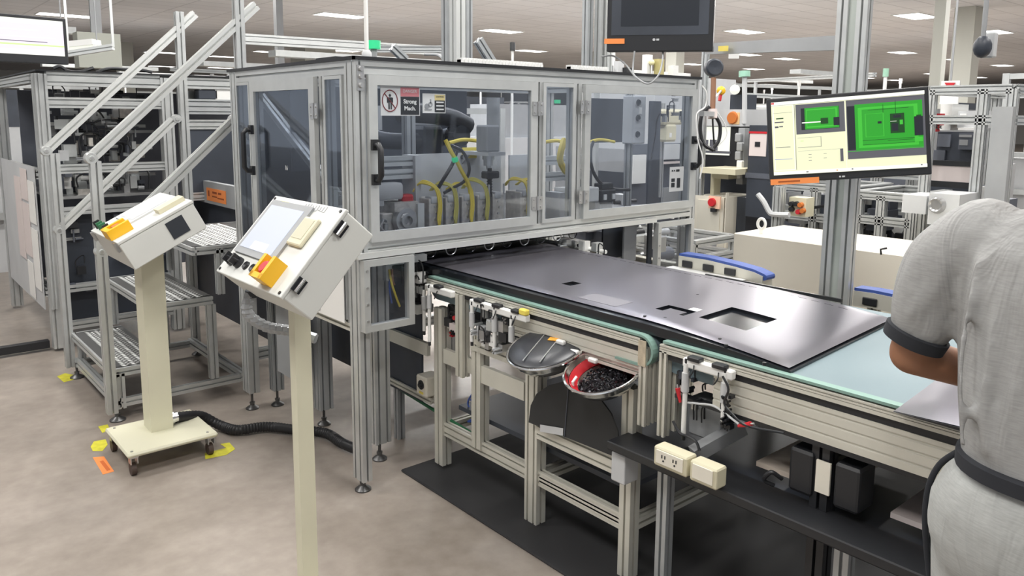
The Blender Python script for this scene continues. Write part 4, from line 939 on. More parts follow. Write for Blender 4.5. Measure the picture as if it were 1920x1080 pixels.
t = clutter('valve_cluster', 'white solenoid valves hanging between the air cylinders of the first conveyor', 'valve', 1.90, 1.93, 2.27, 2.46, .69, .82, 26, [WHITE, ALU, STEEL, BLK, LGREY], 4, (.015, .05))
t = clutter('connector_block', 'block with pinkish wires between the first two conveyor legs', 'connector', 1.96, 2.02, 2.63, 2.76, .64, .76, 16, [RED, PINKP, ALU, BLK], 3, (.015, .05))
t = clutter('bracket_cluster', 'small brackets and a red sensor where the conveyor enters the machine', 'bracket', 1.90, 1.96, 2.84, 2.95, .74, .90, 22, [ALU, STEEL, BLK, WHITE], 3, (.015, .05))
MB().rbox((1.888, 2.90, .795), (1.905, 2.95, .82), .004).build('red_sensor', RED, t)
t = clutter('wire_cluster', 'tangle of black wires at the left end of the second conveyor', 'wiring', 1.93, 1.99, 1.40, 1.46, .66, .84, 14, [BLK, NAVY, STEEL], 6, (.01, .035))
t = clutter('regulator', 'black regulator with wires at the right end of the second sensor bar', 'regulator', 1.895, 1.91, 1.24, 1.27, .70, .80, 8, [BLK, BLKG], 3, (.01, .03))
cable('blue_wire_coil', [(2.02, 2.62, .40), (2.02, 2.66, .33), (2.03, 2.60, .28), (2.02, 2.66, .25), (2.03, 2.58, .31), (2.02, 2.64, .36)], .004, BLUEB, 'coil of blue wire behind the first two conveyor legs')
# green strips and the white dial box
gs = MB(); a, b_ = XP(738, 722, 1.99), XP(1000, 884, 1.99)
gs.tube([a, b_], .008, 8); gs.build('green_pipe', GREENP, label='thin dark green pipe slanting below the first conveyor', cat='pipe')
MB().ext(XP(735, 712, 1.97), XP(812, 752, 1.97), .03, .03).build('slim_rail', CRM, label='short cream rail behind the corner post, above the green pipe', cat='rail')
bx = thing('dial_box', 'small cream box with a round dial on the rail under the first conveyor', 'switch box', (1.97, 2.90, .36))
a = XP(780, 738, 1.93)
MB().rbox((1.93, a.y-.085, a.z), (2.02, a.y, a.z+.095), .008).build('body', CREAM, bx)
MB().lathe([(0, .014), (.010, .014), (.012, .004), (.022, .004), (.022, 0)], (1.93, a.y-.045, a.z+.055), (-1,0,0), 18).build('dial', BLK, bx)
MB().box((1.928, a.y-.06, a.z+.012), (1.93, a.y-.03, a.z+.022)).build('yellow_mark', YLAB, bx)
# black mats on the floor
struct_m = MB().rbox((1.80, -.6, 0), (3.4, 2.875, .012), .006).build('floor_mat', RUB, label='black rubber mat on the floor beneath the conveyors', cat='mat')
# ------------------------------------------------------------------ parts bowls and black disc
def bowl(name, label, c, r, tilt, fill, cut=None):
    t = thing(name, label, 'bowl', tuple(c))
    ax = Vector((-math.sin(tilt), 0, math.cos(tilt)))
    b_ = MB(); b_.lathe([(0, -.075), (r*.45, -.072), (r*.75, -.055), (r*.93, -.025), (r, 0), (r*1.02, .003), (r*.98, .003), (r*.90, -.024), (r*.72, -.050), (r*.42, -.066), (0, -.068)], c, ax, 40)
    o = b_.build('bowl', CHROME, t)
    b_ = MB(); a = ax.orthogonal().normalized(); a = Vector((0,1,0)); bb = ax.cross(a)
    b_.tube([Vector(c)+(a*math.cos(u)+bb*math.sin(u))*r for u in [i*math.pi/24 for i in range(49)]], .005, 8); b_.build('rim', CHROME, t)
    return t, ax, a, bb
c = XP(1025, 651, 1.895); r1 = .148
t, ax, a, bb = bowl('parts_bowl', 'steel bowl covered by a black lid with an orange label', c+Vector((0, 0, .0)), r1, math.radians(19), 0)
ld = MB(); ld.lathe([(0, .012), (r1*.5, .011), (r1*.93, .004), (r1*.96, 0), (r1*.9, -.006), (0, -.006)], c+ax*.004, ax, 40); lid = ld.build('lid', mat('satin_black_lid', (.03, .032, .038), .32, bump=.02, bscale=300), t)
for k in (-1, 1):
    s = MB(); p = c+ax*.0155; d = (a*.35-bb*1).normalized(); q = d.cross(ax)
    s.obox(p+q*.035*k-d*.0, d*r1*.80, q*.0022, ax*.001); s.build('seam_line', STEEL, lid)
s = MB(); p = c+ax*.0175-a*.012-bb*.035; s.obox(p, (a*.9+bb*.25)*.026, (bb*.9-a*.25)*.011, ax*.0012); s.build('orange_label', mat('amber_label', (.90, .42, .05), .5), lid)
c = XP(1130, 692, 1.90); r2 = .136
t, ax, a, bb = bowl('parts_bowl', 'steel bowl full of tiny black screws with a red inner band', c, r2, math.radians(22), 1)
b_ = MB(); b_.lathe([(r2*.74, -.046), (r2*.90, -.020), (r2*.885, -.019), (r2*.73, -.044)], c+ax*.0025, ax, 36, 0, 360); b_.build('red_band', RED, t)
random.seed(3)
sc_ = MB()
for i in range(420):
    u, v = random.uniform(0, 6.283), math.sqrt(random.random())*r2*.62
    p = Vector(c)+(a*math.cos(u)+bb*math.sin(u))*v+ax*(-.052+.012*random.random()+.012*(1-v/(r2*.62)))+Vector((-.016, 0, -.004))
    d = Vector((random.uniform(-1,1), random.uniform(-1,1), random.uniform(-.6,.6))).normalized()
    sc_.cyl(p, p+d*.007, .0022, n=6); sc_.cyl(p-d*.002, p, .0042, n=6)
so_ = sc_.build('screws', mat('black_screw_steel', (.03, .03, .035), .3, .6), label='heap of tiny black screws in the steel bowl', cat='screws', kind='stuff')
cl = MB(); p = Vector(c)+(a*math.cos(2.6)+bb*math.sin(2.6)*-1)*0; p = XP(1077, 718, 1.83); cl.tube([p+Vector((.01, 0, .02)), p+Vector((-.008, 0, .005)), p+Vector((-.004, .002, -.03))], .005, 8); cl.build('cable_tie', WHITE, label='white cable tie on the rim of the screw bowl', cat='cable tie')
for i, (px, py, lab) in enumerate(((1052, 642, 'small white clip between the two bowls'), (1078, 660, 'white block at the back rim of the screw bowl'), (1112, 676, 'second white block further along the back rim of the screw bowl'))):
    p = XP(px, py, 1.915); MB().rbox((1.905, p.y-.02, p.z-.007), (1.922, p.y+.018, p.z+.009), .004).build('white_block', WHITE, label=lab, cat='block')
# big black half disc leaning on the rail
pc = [XP(x, y, 1.915) for x, y in ((991,792),(995,760),(1006,738),(1030,722),(1062,714),(1095,724),(1122,744),(1145,775),(1158,808),(1161,860))]
dm = MB(); dm.add(pc+[p+Vector((.006,0,0)) for p in pc], [tuple(range(len(pc))), tuple(reversed(range(len(pc), 2*len(pc))))]+[(i, i+len(pc), (i+1) % len(pc)+len(pc), (i+1) % len(pc)) for i in range(len(pc))])
dt = dm.build('cover_disc', mat('matt_black_board', (.026, .027, .028), .6), label='matt black half-round cover leaning against the conveyor legs under the bowls', cat='cover')
p0, p1 = XP(1013, 796, 1.911), XP(1056, 803, 1.911)
lm = MB(); n_ = Vector((0, 0, -.028)); lm.add([p0, p1, p1+n_, p0+n_]+[q+Vector((-.001,0,0)) for q in (p0, p1, p1+n_, p0+n_)], [(0,1,2,3),(7,6,5,4),(0,4,5,1),(1,5,6,2),(2,6,7,3),(3,7,4,0)]); o = lm.build('grey_label', LGREY, dt)
p0, p1 = XP(1066, 722, 1.913), XP(1058, 820, 1.913); MB().tube([p0, p1], .002, 6).build('moulded_seam', NAVY2, dt)
# ------------------------------------------------------------------ television back covers on the belt
ZTV = .942
CORN = (Vector((1.946, 1.085)), Vector((2.745, 1.150)), Vector((1.952, 2.99)), Vector((2.80, 2.99)))     # near/far corners at the worker's end, then at the machine end
TLEN, TWID = 1.90, .82
def Pt(l, w, z):
    u, v = l/TLEN, w/TWID; p = (CORN[0]*(1-v)+CORN[1]*v)*(1-u)+(CORN[2]*(1-v)+CORN[3]*v)*u
    return Vector((p.x, p.y, z))
def lw(px, py, z=None):
    p = ZP(px, py, ZTV if z is None else z); l = w = .5
    for _ in range(30):
        q = Pt(l, w, 0); l += (p.y-q.y)*.9; w += (p.x-q.x)*.9
    return l, w
def ztop(l): u = min(1, max(0, l/.60)); return .916+(ZTV-.916)*(1-(1-u)**2.2)
t = thing('television_back', 'graphite television back face up, half out of the machine', 'television', (2.4, 2.0, .90))
nl, nw = 76, 34; vs = []; fs = []; TM = .010
for i in range(nl+1):
    l = TM+(TLEN-2*TM)*i/nl
    for j in range(nw+1):
        nm_ = TM+.024*min(1, max(0, (l-.05)/.5)); w = nm_+(TWID-nm_-TM)*j/nw; e = min((w-nm_)/.035, (TWID-TM-w)/.05, (l-TM)/.05, 1); vs.append(Pt(l, w, ztop(l)-.005*(1-e)**2))
for i in range(nl):
    for j in range(nw): k = i*(nw+1)+j; fs.append((k, k+1, k+nw+2, k+nw+1))
cov = MB(); cov.add(vs, [tuple(reversed(f)) for f in fs], True); cover = cov.build('back_cover', TVGREY, t)
rm = MB(); N_ = 24; rv = []
for zz in (0, 1):
    for i in range(N_+1): l = TLEN*i/N_; rv.append(Pt(l, 0, .9015 if zz == 0 else ztop(l)-.009))
    for i in range(N_+1): l = TLEN*(1-i/N_); rv.append(Pt(l, TWID, .9015 if zz == 0 else ztop(l)-.012))
n_ = 2*(N_+1); rm.add(rv, [(i, (i+1) % n_, (i+1) % n_+n_, i+n_) for i in range(n_)]); 
rm.add(rv[n_:], [(i, i+1, n_-2-i, n_-1-i) for i in range(N_)])
rm.build('front_frame', BLKG, t)
la, wa = lw(1310, 594); lb_, wb_ = lw(1455, 595); lc_, wc_ = lw(1382, 577); ld_, wd_ = lw(1386, 609)
R1 = (min(lb_, ld_), min(wa, wd_), max(la, lc_), max(wc_, wb_))
la, wa = lw(1235, 577); lb_, wb_ = lw(1300, 586); R2 = (lb_, min(wa, wb_)-.02, la, max(wa, wb_)+.02)
R3 = (lw(1088, 532)[0], lw(1074, 537)[1], lw(1056, 531)[0], lw(1072, 527)[1])
me = cover.data; bm = bmesh.new(); bm.from_mesh(me); off = worldloc(cover); off.z = 0
def cut_rect(bm, r):
    def lvl(f, k, v):
        A_, B_ = (Pt(v, 0, 0), Pt(v, TWID, 0)) if k == 0 else (Pt(0, v, 0), Pt(TLEN, v, 0)); d = (B_-A_).normalized(); return A_-off, Vector((d.y, -d.x, 0))
    for k, v in ((0, r[0]), (0, r[2]), (1, r[1]), (1, r[3])):
        p, n = lvl(None, k, v); bmesh.ops.bisect_plane(bm, geom=bm.verts[:]+bm.edges[:]+bm.faces[:], plane_co=(p.x, p.y, 0), plane_no=n)
    kill = []
    for f in bm.faces:
        c = f.calc_center_median()+off; l = w = .5
        for _ in range(20): q = Pt(l, w, 0); l += (c.y-q.y)*.9; w += (c.x-q.x)*.9
        if r[0] < l < r[2] and r[1] < w < r[3]: kill.append(f)
    bmesh.ops.delete(bm, geom=kill, context='FACES')
for r in (R1, R2, R3): cut_rect(bm, r)
bm.to_mesh(me); bm.free()
def ztt(l): return ztop(l)
def pocket(l0, w0, l1, w1, depth):
    b_ = MB(); c4 = ((l0,w0),(l1,w0),(l1,w1),(l0,w1))
    b_.add([Pt(l, w, max(.902, ztt(l)-depth)) for l, w in c4]+[Pt(l, w, ztt(l)-.0005) for l, w in c4], [(0,1,2,3),(0,1,5,4),(1,2,6,5),(2,3,7,6),(3,0,4,7)])
    return b_
pocket(*R1, .040).build('terminal_recess', BLKG, t)
pocket(*R2, .020).build('socket_recess', BLKG, t)
pocket(*R3, .018).build('small_recess', BLK, t)
def patch(l0, w0, l1, w1, dz, m, nm, h=.001):
    return MB().add([Pt(l, w, ztt(l)+dz+k) for k in (0, h) for l, w in ((l0,w0),(l1,w0),(l1,w1),(l0,w1))], [(0,1,2,3),(7,6,5,4),(0,4,5,1),(1,5,6,2),(2,6,7,3),(3,7,4,0)]).build(nm, m, t)
patch(R1[0]+.03, R1[1]+.05, R1[2]-.04, R1[3]-.03, -.036, TVGREY, 'terminal_board', .006)
patch(R1[0]+.05, R1[1]+.022, R1[2]-.02, R1[1]+.036, -.036, CHROME, 'connector_row', .012)
patch(R2[0]+.02, R2[1]-.0, R2[2]-.03, R2[3]-.03, -.004, TVGREY, 'recess_island', .003)
la, wa = lw(1290, 580); lb_, wb_ = lw(1320, 580); patch(lb_, wa-.0, la, wa+.035, 0, WHITE, 'white_label')
la, wa = lw(1090, 556); lb_, wb_ = lw(1190, 566); patch(lb_, wa-.02, la, wa+.08, 0, TVLAB, 'grey_label', .0006)
for px, py in ((1209, 592), (1350, 630), (1362, 640), (1434, 667), (1308, 552), (1247, 595)):
    l_, w_ = lw(px, py); MB().cyl(Pt(l_, w_, ztt(l_)-.008), Pt(l_, w_, ztt(l_)+.0008), .0055, n=10).build('screw_hole', BLK, t)
cr = MB()
for k in range(26):
    l_ = .15+k*.055; cr.add([Pt(l, w, ztt(l)+q) for q in (0, .0005) for l, w in ((l_,TWID-.075),(l_+.035,TWID-.075),(l_+.035,TWID-.0725),(l_,TWID-.0725))], [(0,1,2,3),(7,6,5,4),(0,4,5,1),(1,5,6,2),(2,6,7,3),(3,7,4,0)])
cr.build('dashed_crease', BLK, t)
# second television
A2 = ZP(1676, 751, .93)
t2 = thing('television_back', 'second graphite television back, mostly hidden behind the worker', 'television', (A2.x+.3, A2.y-.6, .90))
d2_, l2_ = Vector((.995, .09, 0)), Vector((-.0, -1, 0))
def Q2(l, w, z): p = A2+l2_*l+d2_*w; return Vector((p.x, p.y, z))
g = MB(); vs = []; fs = []
for i in range(25):
    l = 1.2*i/24
    for j in range(13):
        v = j/12; w = .006+(TWID-.012)*v; e = min(v*TWID/.04, (1-v)*TWID/.05, l/.05, 1); vs.append(Q2(l, w, .91+.032*min(1, l/.6)-.008*(1-e)**2))
for i in range(24):
    for j in range(12): k = i*13+j; fs.append((k, k+13, k+14, k+1))
g.add(vs, fs, True); g.build('back_cover', TVGREY, t2)
g = MB(); g.add([Q2(l, w, z) for z in (.9015, 1) for l, w in ((0,0),(0,TWID),(.6,TWID),(1.2,TWID),(1.2,0),(.6,0))], [])
for k in range(6): g.v[6+k].z = .9015 if k in (0,1) else .93
g.f = [[0,1,2,5],[5,2,3,4],[6,11,8,7],[11,10,9,8],[0,6,7,1],[1,7,8,2],[2,8,9,3],[3,9,10,4],[4,10,11,5],[5,11,6,0]]; g.m = [0]*10; g.sm = [False]*10
g.build('front_frame', BLKG, t2)
# ------------------------------------------------------------------ things around and behind the machine, right side
def DP(px, py, d): return CO+ray(px, py)*d
def boxY(px0, py0, px1, py1, y, t): a, b_ = YP(px0, py1, y), YP(px1, py0, y); return (a.x, y, a.z), (b_.x, y+t, b_.z)
def boxX(px0, py0, px1, py1, x, t): a, b_ = XP(px0, py1, x), XP(px1, py0, x); return (x, b_.y, a.z), (x+t, a.y, b_.z)
# cream cabinet behind the belt
a = ZP(1376, 435, .85)
CBX = a.x
t = thing('cream_cabinet', 'large plain cream cabinet with an eye bolt behind the conveyor', 'cabinet', (a.x+.3, a.y-1.2, 0))
o = MB().box((a.x, a.y-2.9, .02), (a.x+.62, a.y, .845)).build('body', CREAM, t); bv = o.modifiers.new('bevel', 'BEVEL'); bv.width = .006
eb = MB(); c = ZP(1427, 437, .85); eb.cyl(c, c+Vector((0, 0, .03)), .012, n=12); eb.tube([c+Vector((0, .028*math.cos(u), .062+.034*math.sin(u))) for u in [i*math.pi/12 for i in range(25)]], .010, 8); eb.build('eye_bolt', WHITE, t)
c = ZP(1652, 477, .85); MB().tube([c, c+Vector((-.01, .0, .03)), c+Vector((-.0, -.03, .04))], .006, 6).build('hook', BLK, t)
# pillar and main monitor
PX = 3.10
t = thing('aluminium_pillar', 'broad slotted aluminium pillar holding up the green-image monitor', 'pillar', (PX+.03, 1.555, 0))
MB().ext((PX+.022, 1.60, 0), (PX+.022, 1.60, 3.55), .045, .045, (0,1,0)).build('profile', ALU, t)
MB().box((PX+.012, 1.545, 0), (PX+.035, 1.58, 3.55)).build('cover_strip', mat('greenish_cover_strip', (.44, .48, .45), .5), t)
MB().ext((PX+.022, 1.520, 0), (PX+.022, 1.520, 3.55), .045, .045, (0,1,0)).build('profile', ALU, t)
MB().box((PX-.0, 1.47, 0), (PX+.09, 1.65, .012)).build('foot_plate', STEEL, t)
TL, TR, BL = DP(1437, 186, 3.02), DP(1741, 161, 2.86), DP(1444, 343, 3.02)
right = (TR-TL).normalized(); up = (TL-BL); up = (up-right*up.dot(right)).normalized()
w_ = (TR-TL).length; h_ = (TL-BL).length; c = TL+right*w_/2-up*h_/2
G1, G2, G3 = SCRG, SCRG2, SCRD
mp = [SCRC,
 (.49,.0,.492,1,SCRW), (.165,.055,.49,.46,SCRK), (.20,.11,.455,.405,SCRKD), (.225,.11,.452,.40,G1), (.235,.13,.44,.38,G2), (.24,.145,.43,.36,G1), (.205,.30,.36,.315,SCRW), (.33,.26,.38,.34,G3), (.415,.26,.452,.37,SCRKD),
 (.50,.05,1,.84,SCRK), (.505,.13,.56,.72,SCRKD), (.555,.115,.985,.73,G1), (.575,.16,.955,.70,G2), (.60,.19,.93,.66,G1), (.62,.25,.74,.56,G2), (.625,.255,.735,.555,G1), (.76,.62,.92,.625,G3),(.60,.60,.93,.605,G3),(.60,.66,.93,.665,G3), (.64,.20,.90,.205,G3),
 (.78,.27,.87,.53,G3), (.80,.29,.85,.33,SCRKD), (.79,.40,.83,.50,SCRKD), (.84,.36,.86,.42,G2), (.78,.37,.82,.375,SCRW), (.70,.36,.725,.39,SCRKD), (.815,.10,.818,.30,G3), (.735,.14,.738,.25,G3),
 (.93,.33,.985,.58,SCRKD), (.945,.31,.975,.33,G3), (.93,.60,.98,.66,G2), (.50,.735,.985,.742,G2),
 (.01,.05,.15,.94,SCRW), (.015,.06,.145,.93,SCRC), (.155,.05,.158,.94,SCRK), (.03,.22,.08,.235,G3), (.02,.27,.08,.285,SCRK), (.02,.33,.045,.355,SCRK), (.05,.33,.075,.345,SCRK), (.02,.62,.12,.627,SCRK), (.01,.785,.13,.79,SCRB), (.01,.15,.14,.153,SCRK),
 (.17,.51,.33,.513,SCRK), (.17,.64,.33,.645,SCRK), (.325,.51,.328,.64,SCRK), (.17,.69,.45,.692,SCRK), (.45,.69,.47,.86,SCRK), (.19,.55,.21,.56,SCRL), (.24,.74,.26,.745,SCRK), (.24,.78,.26,.785,SCRK), (.24,.82,.26,.825,SCRK), (.34,.74,.36,.745,SCRK), (.34,.80,.36,.805,SCRK),
 (.0,.0,1,.045,SCRW), (.0,.045,1,.048,SCRK), (.0,.005,.02,.03,mat('lit_screen_red', (.2,.02,.02), .4, emit=(.8,.15,.15), estr=.6)), (.0,.955,1,1,SCRW), (.22,.97,.235,.985,SCRK), (.42,.97,.43,.985,mat('lit_screen_orange', (.2,.1,.02), .4, emit=(.9,.4,.1), estr=.6)), (.52,.965,.53,.98,SCRK), (.96,.96,.97,.975,SCRK)]
mon = monitor('inspection_monitor', 'large tilted monitor showing two bright green inspection images', c, right, up, w_, h_, mp, .016, .035, .012)
n = right.cross(up)
p = c-right*(w_*.34)-up*(h_/2-.002)+n*.004
ol = MB(); ol.obox(p+n*.001, right*w_*.155, up*.011, n*.001); o = ol.build('orange_label', ORANGE, mon)
ol = MB(); ol.obox(p+n*.0023-right*.02, right*w_*.07, up*.003, n*.0002); ol.build('label_print', mat('dark_print', (.35, .08, .01), .6), o)
lg = MB(); p = c-up*(h_/2-.010)-right*.03; lg.cyl(p, p+n*.0012, .0035, n=12); lg.obox(p+right*.012+n*.0006, right*.005, up*.003, n*.0006); lg.build('maker_mark', LGREY, mon)
mb_ = MB(); q = c-n*.075; mb_.box((q.x-.0, 1.52, q.z-.03), (PX, 1.60, q.z+.03)); 
b_ = MB(); p = DP(1575, 250, 3.03); b_.obox((p+Vector((PX, 1.56, p.z)))/2, Vector((.04, .02, 0)), Vector((-.02, .03, 0)), Vector((0, 0, .05))); b_.build('wall_bracket', BLK, mon)
# overhead monitor
yy = 2.55
a, b_ = DP(1137, -20, 3.45), DP(1336, 98, 3.25)
bl, br = DP(1137, 97, 3.45), DP(1336, 96, 3.3); rt = (br-bl).normalized(); w_ = (br-bl).length; h_ = w_*.60
c = (bl+br)/2+Vector((0, 0, h_/2))
mon2 = monitor('overhead_monitor', 'dark overhead monitor hanging above the right end of the machine', c, rt, (0, 0, 1), w_, h_, [NAVY, (.1,.1,.9,.8,SCRKD)], .02, .05, .05)
n2 = rt.cross(EZ); p = c-EZ*(h_/2-.045)-rt*(w_/2-.035)+n2*.002
ol = MB(); ol.obox(p, rt*.045, EZ*.011, n2*.001); ol.build('orange_label', ORANGE, mon2)
lg = MB(); p = c-EZ*(h_/2-.05)-rt*.02; lg.cyl(p, p+n2*.002, .006, n=12); lg.obox(p+rt*.016+n2*.001, rt*.006, EZ*.004, n2*.001); lg.build('maker_mark', LGREY, mon2)
MB().cyl(c+EZ*h_/2-n2*.03, Vector((c.x-n2.x*.03, c.y-n2.y*.03, CEIL)), .02, n=12).build('ceiling_tube', GREYP, mon2)
def hang(pts, r, m, label, d=None):
    return cable('hanging_cable', [DP(*p) for p in pts], r, m, label, group='cables hanging from the overhead monitor')
hang([(1190,96,3.4),(1187,125,3.4),(1190,142,3.35),(1215,157,3.3),(1235,140,3.3),(1242,115,3.35),(1243,97,3.4)], .004, GREYP, 'thin cable loop hanging below the overhead monitor')
hang([(1128,106,3.5),(1150,105,3.5),(1172,120,3.45),(1188,140,3.4),(1200,150,3.4)], .004, GREYP, 'thin cable curving from the roof posts to the cable loop')
tr = MB(); a, b_ = DP(1330, 92, 4.5), DP(1585, 80, 3.25); tr.ext(a, b_, .05, .06, slot=False); tr.build('cable_tray', GREYP, label='grey cable tray running from the overhead monitor to the pillar', cat='cable tray')
a = DP(1356, 91, 4.22); MB().obox(a, (b_-DP(1330, 92, 4.5)).normalized()*.06, (0, 0, .014), n2*.002).build('yellow_label', YLAB, label='yellow label on the cable tray beside the overhead monitor', cat='label')
a = DP(1376, 102, 4.6); MB().obox(a, rt*.03, (0, 0, .024), n2*.004).obox(a+EZ*.04, rt*.003, EZ*.03, n2*.003).build('white_tag', WHITE, label='white square tag hanging under the cable tray', cat='tag')
# posts and gantry on and behind the roof
def vpost(px, pyb, y, ztop, w, label, m=ALU, zb=None, cat='post', name='upright'):
    p = YP(px, pyb, y); return MB().ext((p.x, y, p.z if zb is None else zb), (p.x, y, ztop), w, w, (0,1,0)).build(name, m, label=label, cat=cat)
vpost(720, 125, 3.9, 3.4, .05, 'aluminium post rising from the machine roof, left of the two tall ones', zb=1.833) if False else None
vpost(841, 125, 3.2, 3.6, .05, 'slimmer grey post on the machine roof just left of the bright one', ALUD, 1.833)
vpost(858, 125, 3.1, 3.6, .055, 'bright aluminium post on the machine roof above the first door', ALUB, 1.833)
vpost(878, 125, 3.6, 3.6, .035, 'thin grey post close behind the bright roof post', ALUD, 1.833)
vpost(1100, 135, 3.2, 3.6, .045, 'grey post on the roof left of the overhead monitor', ALUD, 1.833)
vpost(1124, 138, 3.15, 3.6, .05, 'aluminium post on the roof, middle of the group by the overhead monitor', ALU, 1.833)
vpost(1140, 140, 3.1, 3.6, .03, 'slim bright post on the roof nearest the overhead monitor', ALUB, 1.833)
vpost(1315, 300, 4.3, 3.6, .05, 'grey post rising behind the right end of the machine', ALUD, 0)
MB().ext(YP(896, 75, 3.6), YP(925, 122, 3.6), .04, .05).build('diagonal_brace', ALUD, label='grey diagonal brace behind the roof posts', cat='brace')
MB().ext(YP(735, 88, 3.5), YP(760, 112, 3.5), .03, .04).build('short_brace', ALUD, label='short sloping brace on the roof left of the posts', cat='brace')
MB().ext(YP(440, 72, 7.5), YP(860, 98, 7.5), .06, .10).build('gantry_beam', ALU, label='long light gantry beam behind the left half of the machine', cat='beam')
MB().ext(YP(690, 92, 6.0), YP(830, 92, 6.0), .06, .06).build('gantry_beam', ALUD, label='short grey gantry beam behind the roof posts', cat='beam')
p = Vector((1.64, 2.83, 1.833)); lp = thing('signal_lamp', 'thin white pole on the machine corner with a green lamp', 'signal lamp', tuple(p))
MB().cyl(p, p+Vector((0, 0, .9)), .009, n=12).build('pole', WHITE, lp)
MB().lathe([(.012,0),(.02,.004),(.02,.02),(.012,.03)], p, n=14).build('pole_base', LGREY, lp)
gl = thing('green_beacon', 'green beacon glowing above the machine roof', 'beacon', tuple(DP(701, 80, 5.2))); q = DP(701, 92, 5.2)
MB().cyl(q, q+Vector((0,0,.055)), .045, n=16).build('lens', GRNE, gl); MB().cyl((q.x, q.y, 0), q, .022, n=12).build('pole', GREYP, gl)
cable('roof_cable', [DP(795,102,4.2), DP(820,103,4.2), DP(832,112,4.1), DP(838,124,3.9)], .008, GREYP, 'cable arching to the foot of the roof posts')
MB().box(*boxY(705, 118, 760, 108, 3.4, .1) if False else ((1.75, 3.3, 1.833), (2.05, 3.5, 1.87))).build('roof_cover', BLK, label='flat black cover lying on the roof near the corner', cat='cover')
sp = thing('antenna_lamp', 'thin signal pole with a dark head behind the roof', 'signal lamp', tuple(DP(960, 125, 7))); q = DP(960, 124, 7)
MB().cyl((q.x, q.y, 0), DP(961, 82, 7), .012, n=8).build('pole', WHITE, sp); MB().cyl(DP(961, 95, 7), DP(961, 80, 7), .025, n=12).build('head', BLK, sp)
# near top handrail post left of the machine
# drum lamp and hoses at the right end
q = DP(1338, 127, 5.0); t = thing('round_work_lamp', 'round black lamp head on a brown pole at the right end of the machine', 'lamp', tuple(DP(1338, 215, 5.0)))
vdir = (CO-q); vdir.z = 0; vdir.normalize(); vdir = (vdir+Vector((.25, -.1, 0))).normalized()
MB().lathe([(0, .035), (.045, .04), (.056, .03), (.058, 0), (.052, -.05), (0, -.055)], q, vdir, 28).build('lamp_head', NAVY, t)
MB().cyl(DP(1338, 146, 5.0), DP(1336, 212, 5.0), .017, n=12).build('pole', COPPER, t)
MB().cyl(DP(1336, 205, 5.0), DP(1336, 222, 5.0), .03, n=12).build('pole_socket', PINKP, t)
q2 = DP(1336, 214, 5.0); MB().ext(q2, (3.80, q2.y-.25, q2.z), .03, .03, slot=False).build('bracket_arm', GREYP, t)
for i, (pts, r_, lab) in enumerate((([(1330,200),(1316,215),(1313,245),(1320,270),(1338,282)], .013, 'thick black hose loop left of the brown lamp pole'), ([(1340,215),(1350,235),(1348,262),(1338,278)], .012, 'thick black hose loop right of the brown lamp pole'), ([(1336,215),(1337,240),(1340,284)], .006, 'thin black hose hanging straight below the brown lamp pole'), ([(1345,210),(1360,235),(1362,255),(1345,275)], .003, 'thin white wire swinging right of the black hoses'))):
    cable('lamp_hose', [DP(x, y, 5.0+(.012*i if k_ else 0)) for k_, (x, y) in enumerate(pts)], r_, WHITE if i == 3 else BLK, lab, 'hose')
cable('white_wire', [DP(1316,160,4.4), DP(1325,175,4.4), DP(1322,200,4.4), DP(1306,215,4.3), DP(1308,260,4.3), DP(1318,300,4.3), DP(1312,335,4.3)], .004, WHITE, 'white wire hanging down the right edge of the machine', 'wire')
t = clutter('edge_fittings', 'dark fittings on the right edge post of the machine', 'fitting', 3.82, 3.86, 2.9, 3.1, 1.50, 1.74, 10, [BLK, STEEL, NAVY], 1, (.02, .05))
t = thing('yellow_valve', 'yellow valve with a red lever beside the brown lamp pole', 'valve', tuple(DP(1351, 190, 6))); q = DP(1352, 170, 6)
MB().sph(q, .035, 12).build('valve_body', YELLOW, t); MB().tube([q, DP(1345, 178, 5.5), DP(1339, 185, 5.02)], .008, 8).build('pipe', GREYP, t); MB().tube([q+Vector((0,0,-.02)), DP(1349, 189, 6)], .013, 8).build('lever', RED, t)
# inspection station behind the machine's right end
XS = 6.2
def rectX(px0, py0, px1, py1, x, t, m, name, par=None, label=None, cat=None): return MB().box(*boxX(px0, py0, px1, py1, x, t)).build(name, m, par, label=label, cat=cat)
t = thing('inspection_station', 'inspection station with a white-page monitor behind the machine', 'workstation', tuple(XP(1345, 470, XS)))
rectX(1318, 205, 1396, 236, XS, .5, LGREY, 'fascia', t)
ms = rectX(1310, 236, 1388, 322, XS+.04, .3, BLK, 'monitor_housing', t); rectX(1312, 238, 1369, 289, XS+.03, .01, SCRW, 'monitor_screen', ms)
rectX(1330, 262, 1346, 282, XS+.025, .004, SCRK, 'screen_picture', ms); rectX(1316, 262, 1328, 280, XS+.025, .004, SCRB if False else SCRK, 'screen_picture', ms); rectX(1314, 284, 1369, 286, XS+.025, .004, SCRK, 'screen_bar', ms)
for k, (px, py) in enumerate(((1374, 221),)):
    p = XP(px, py, XS); MB().lathe([(0,.02),(.05,.02),(.06,0)], p, (-1,0,0), 16).build('orange_rotary_switch', ORB, t); rectX(1367, 211, 1387, 233, XS-.004, .004, mat('switch_plate', (.75, .50, .25), .5), 'switch_plate', t)
rectX(1312, 318, 1379, 324, XS-.35, .5, BEIGE, 'shelf', t); rectX(1334, 324, 1366, 334, XS-.2, .2, BEIGE, 'shelf_bracket', t); rectX(1331, 324, 1340, 372, XS-.15, .1, BEIGE, 'shelf_post', t)
rectX(1380, 240, 1397, 345, XS-.03, .08, GREYP, 'side_arm', t)
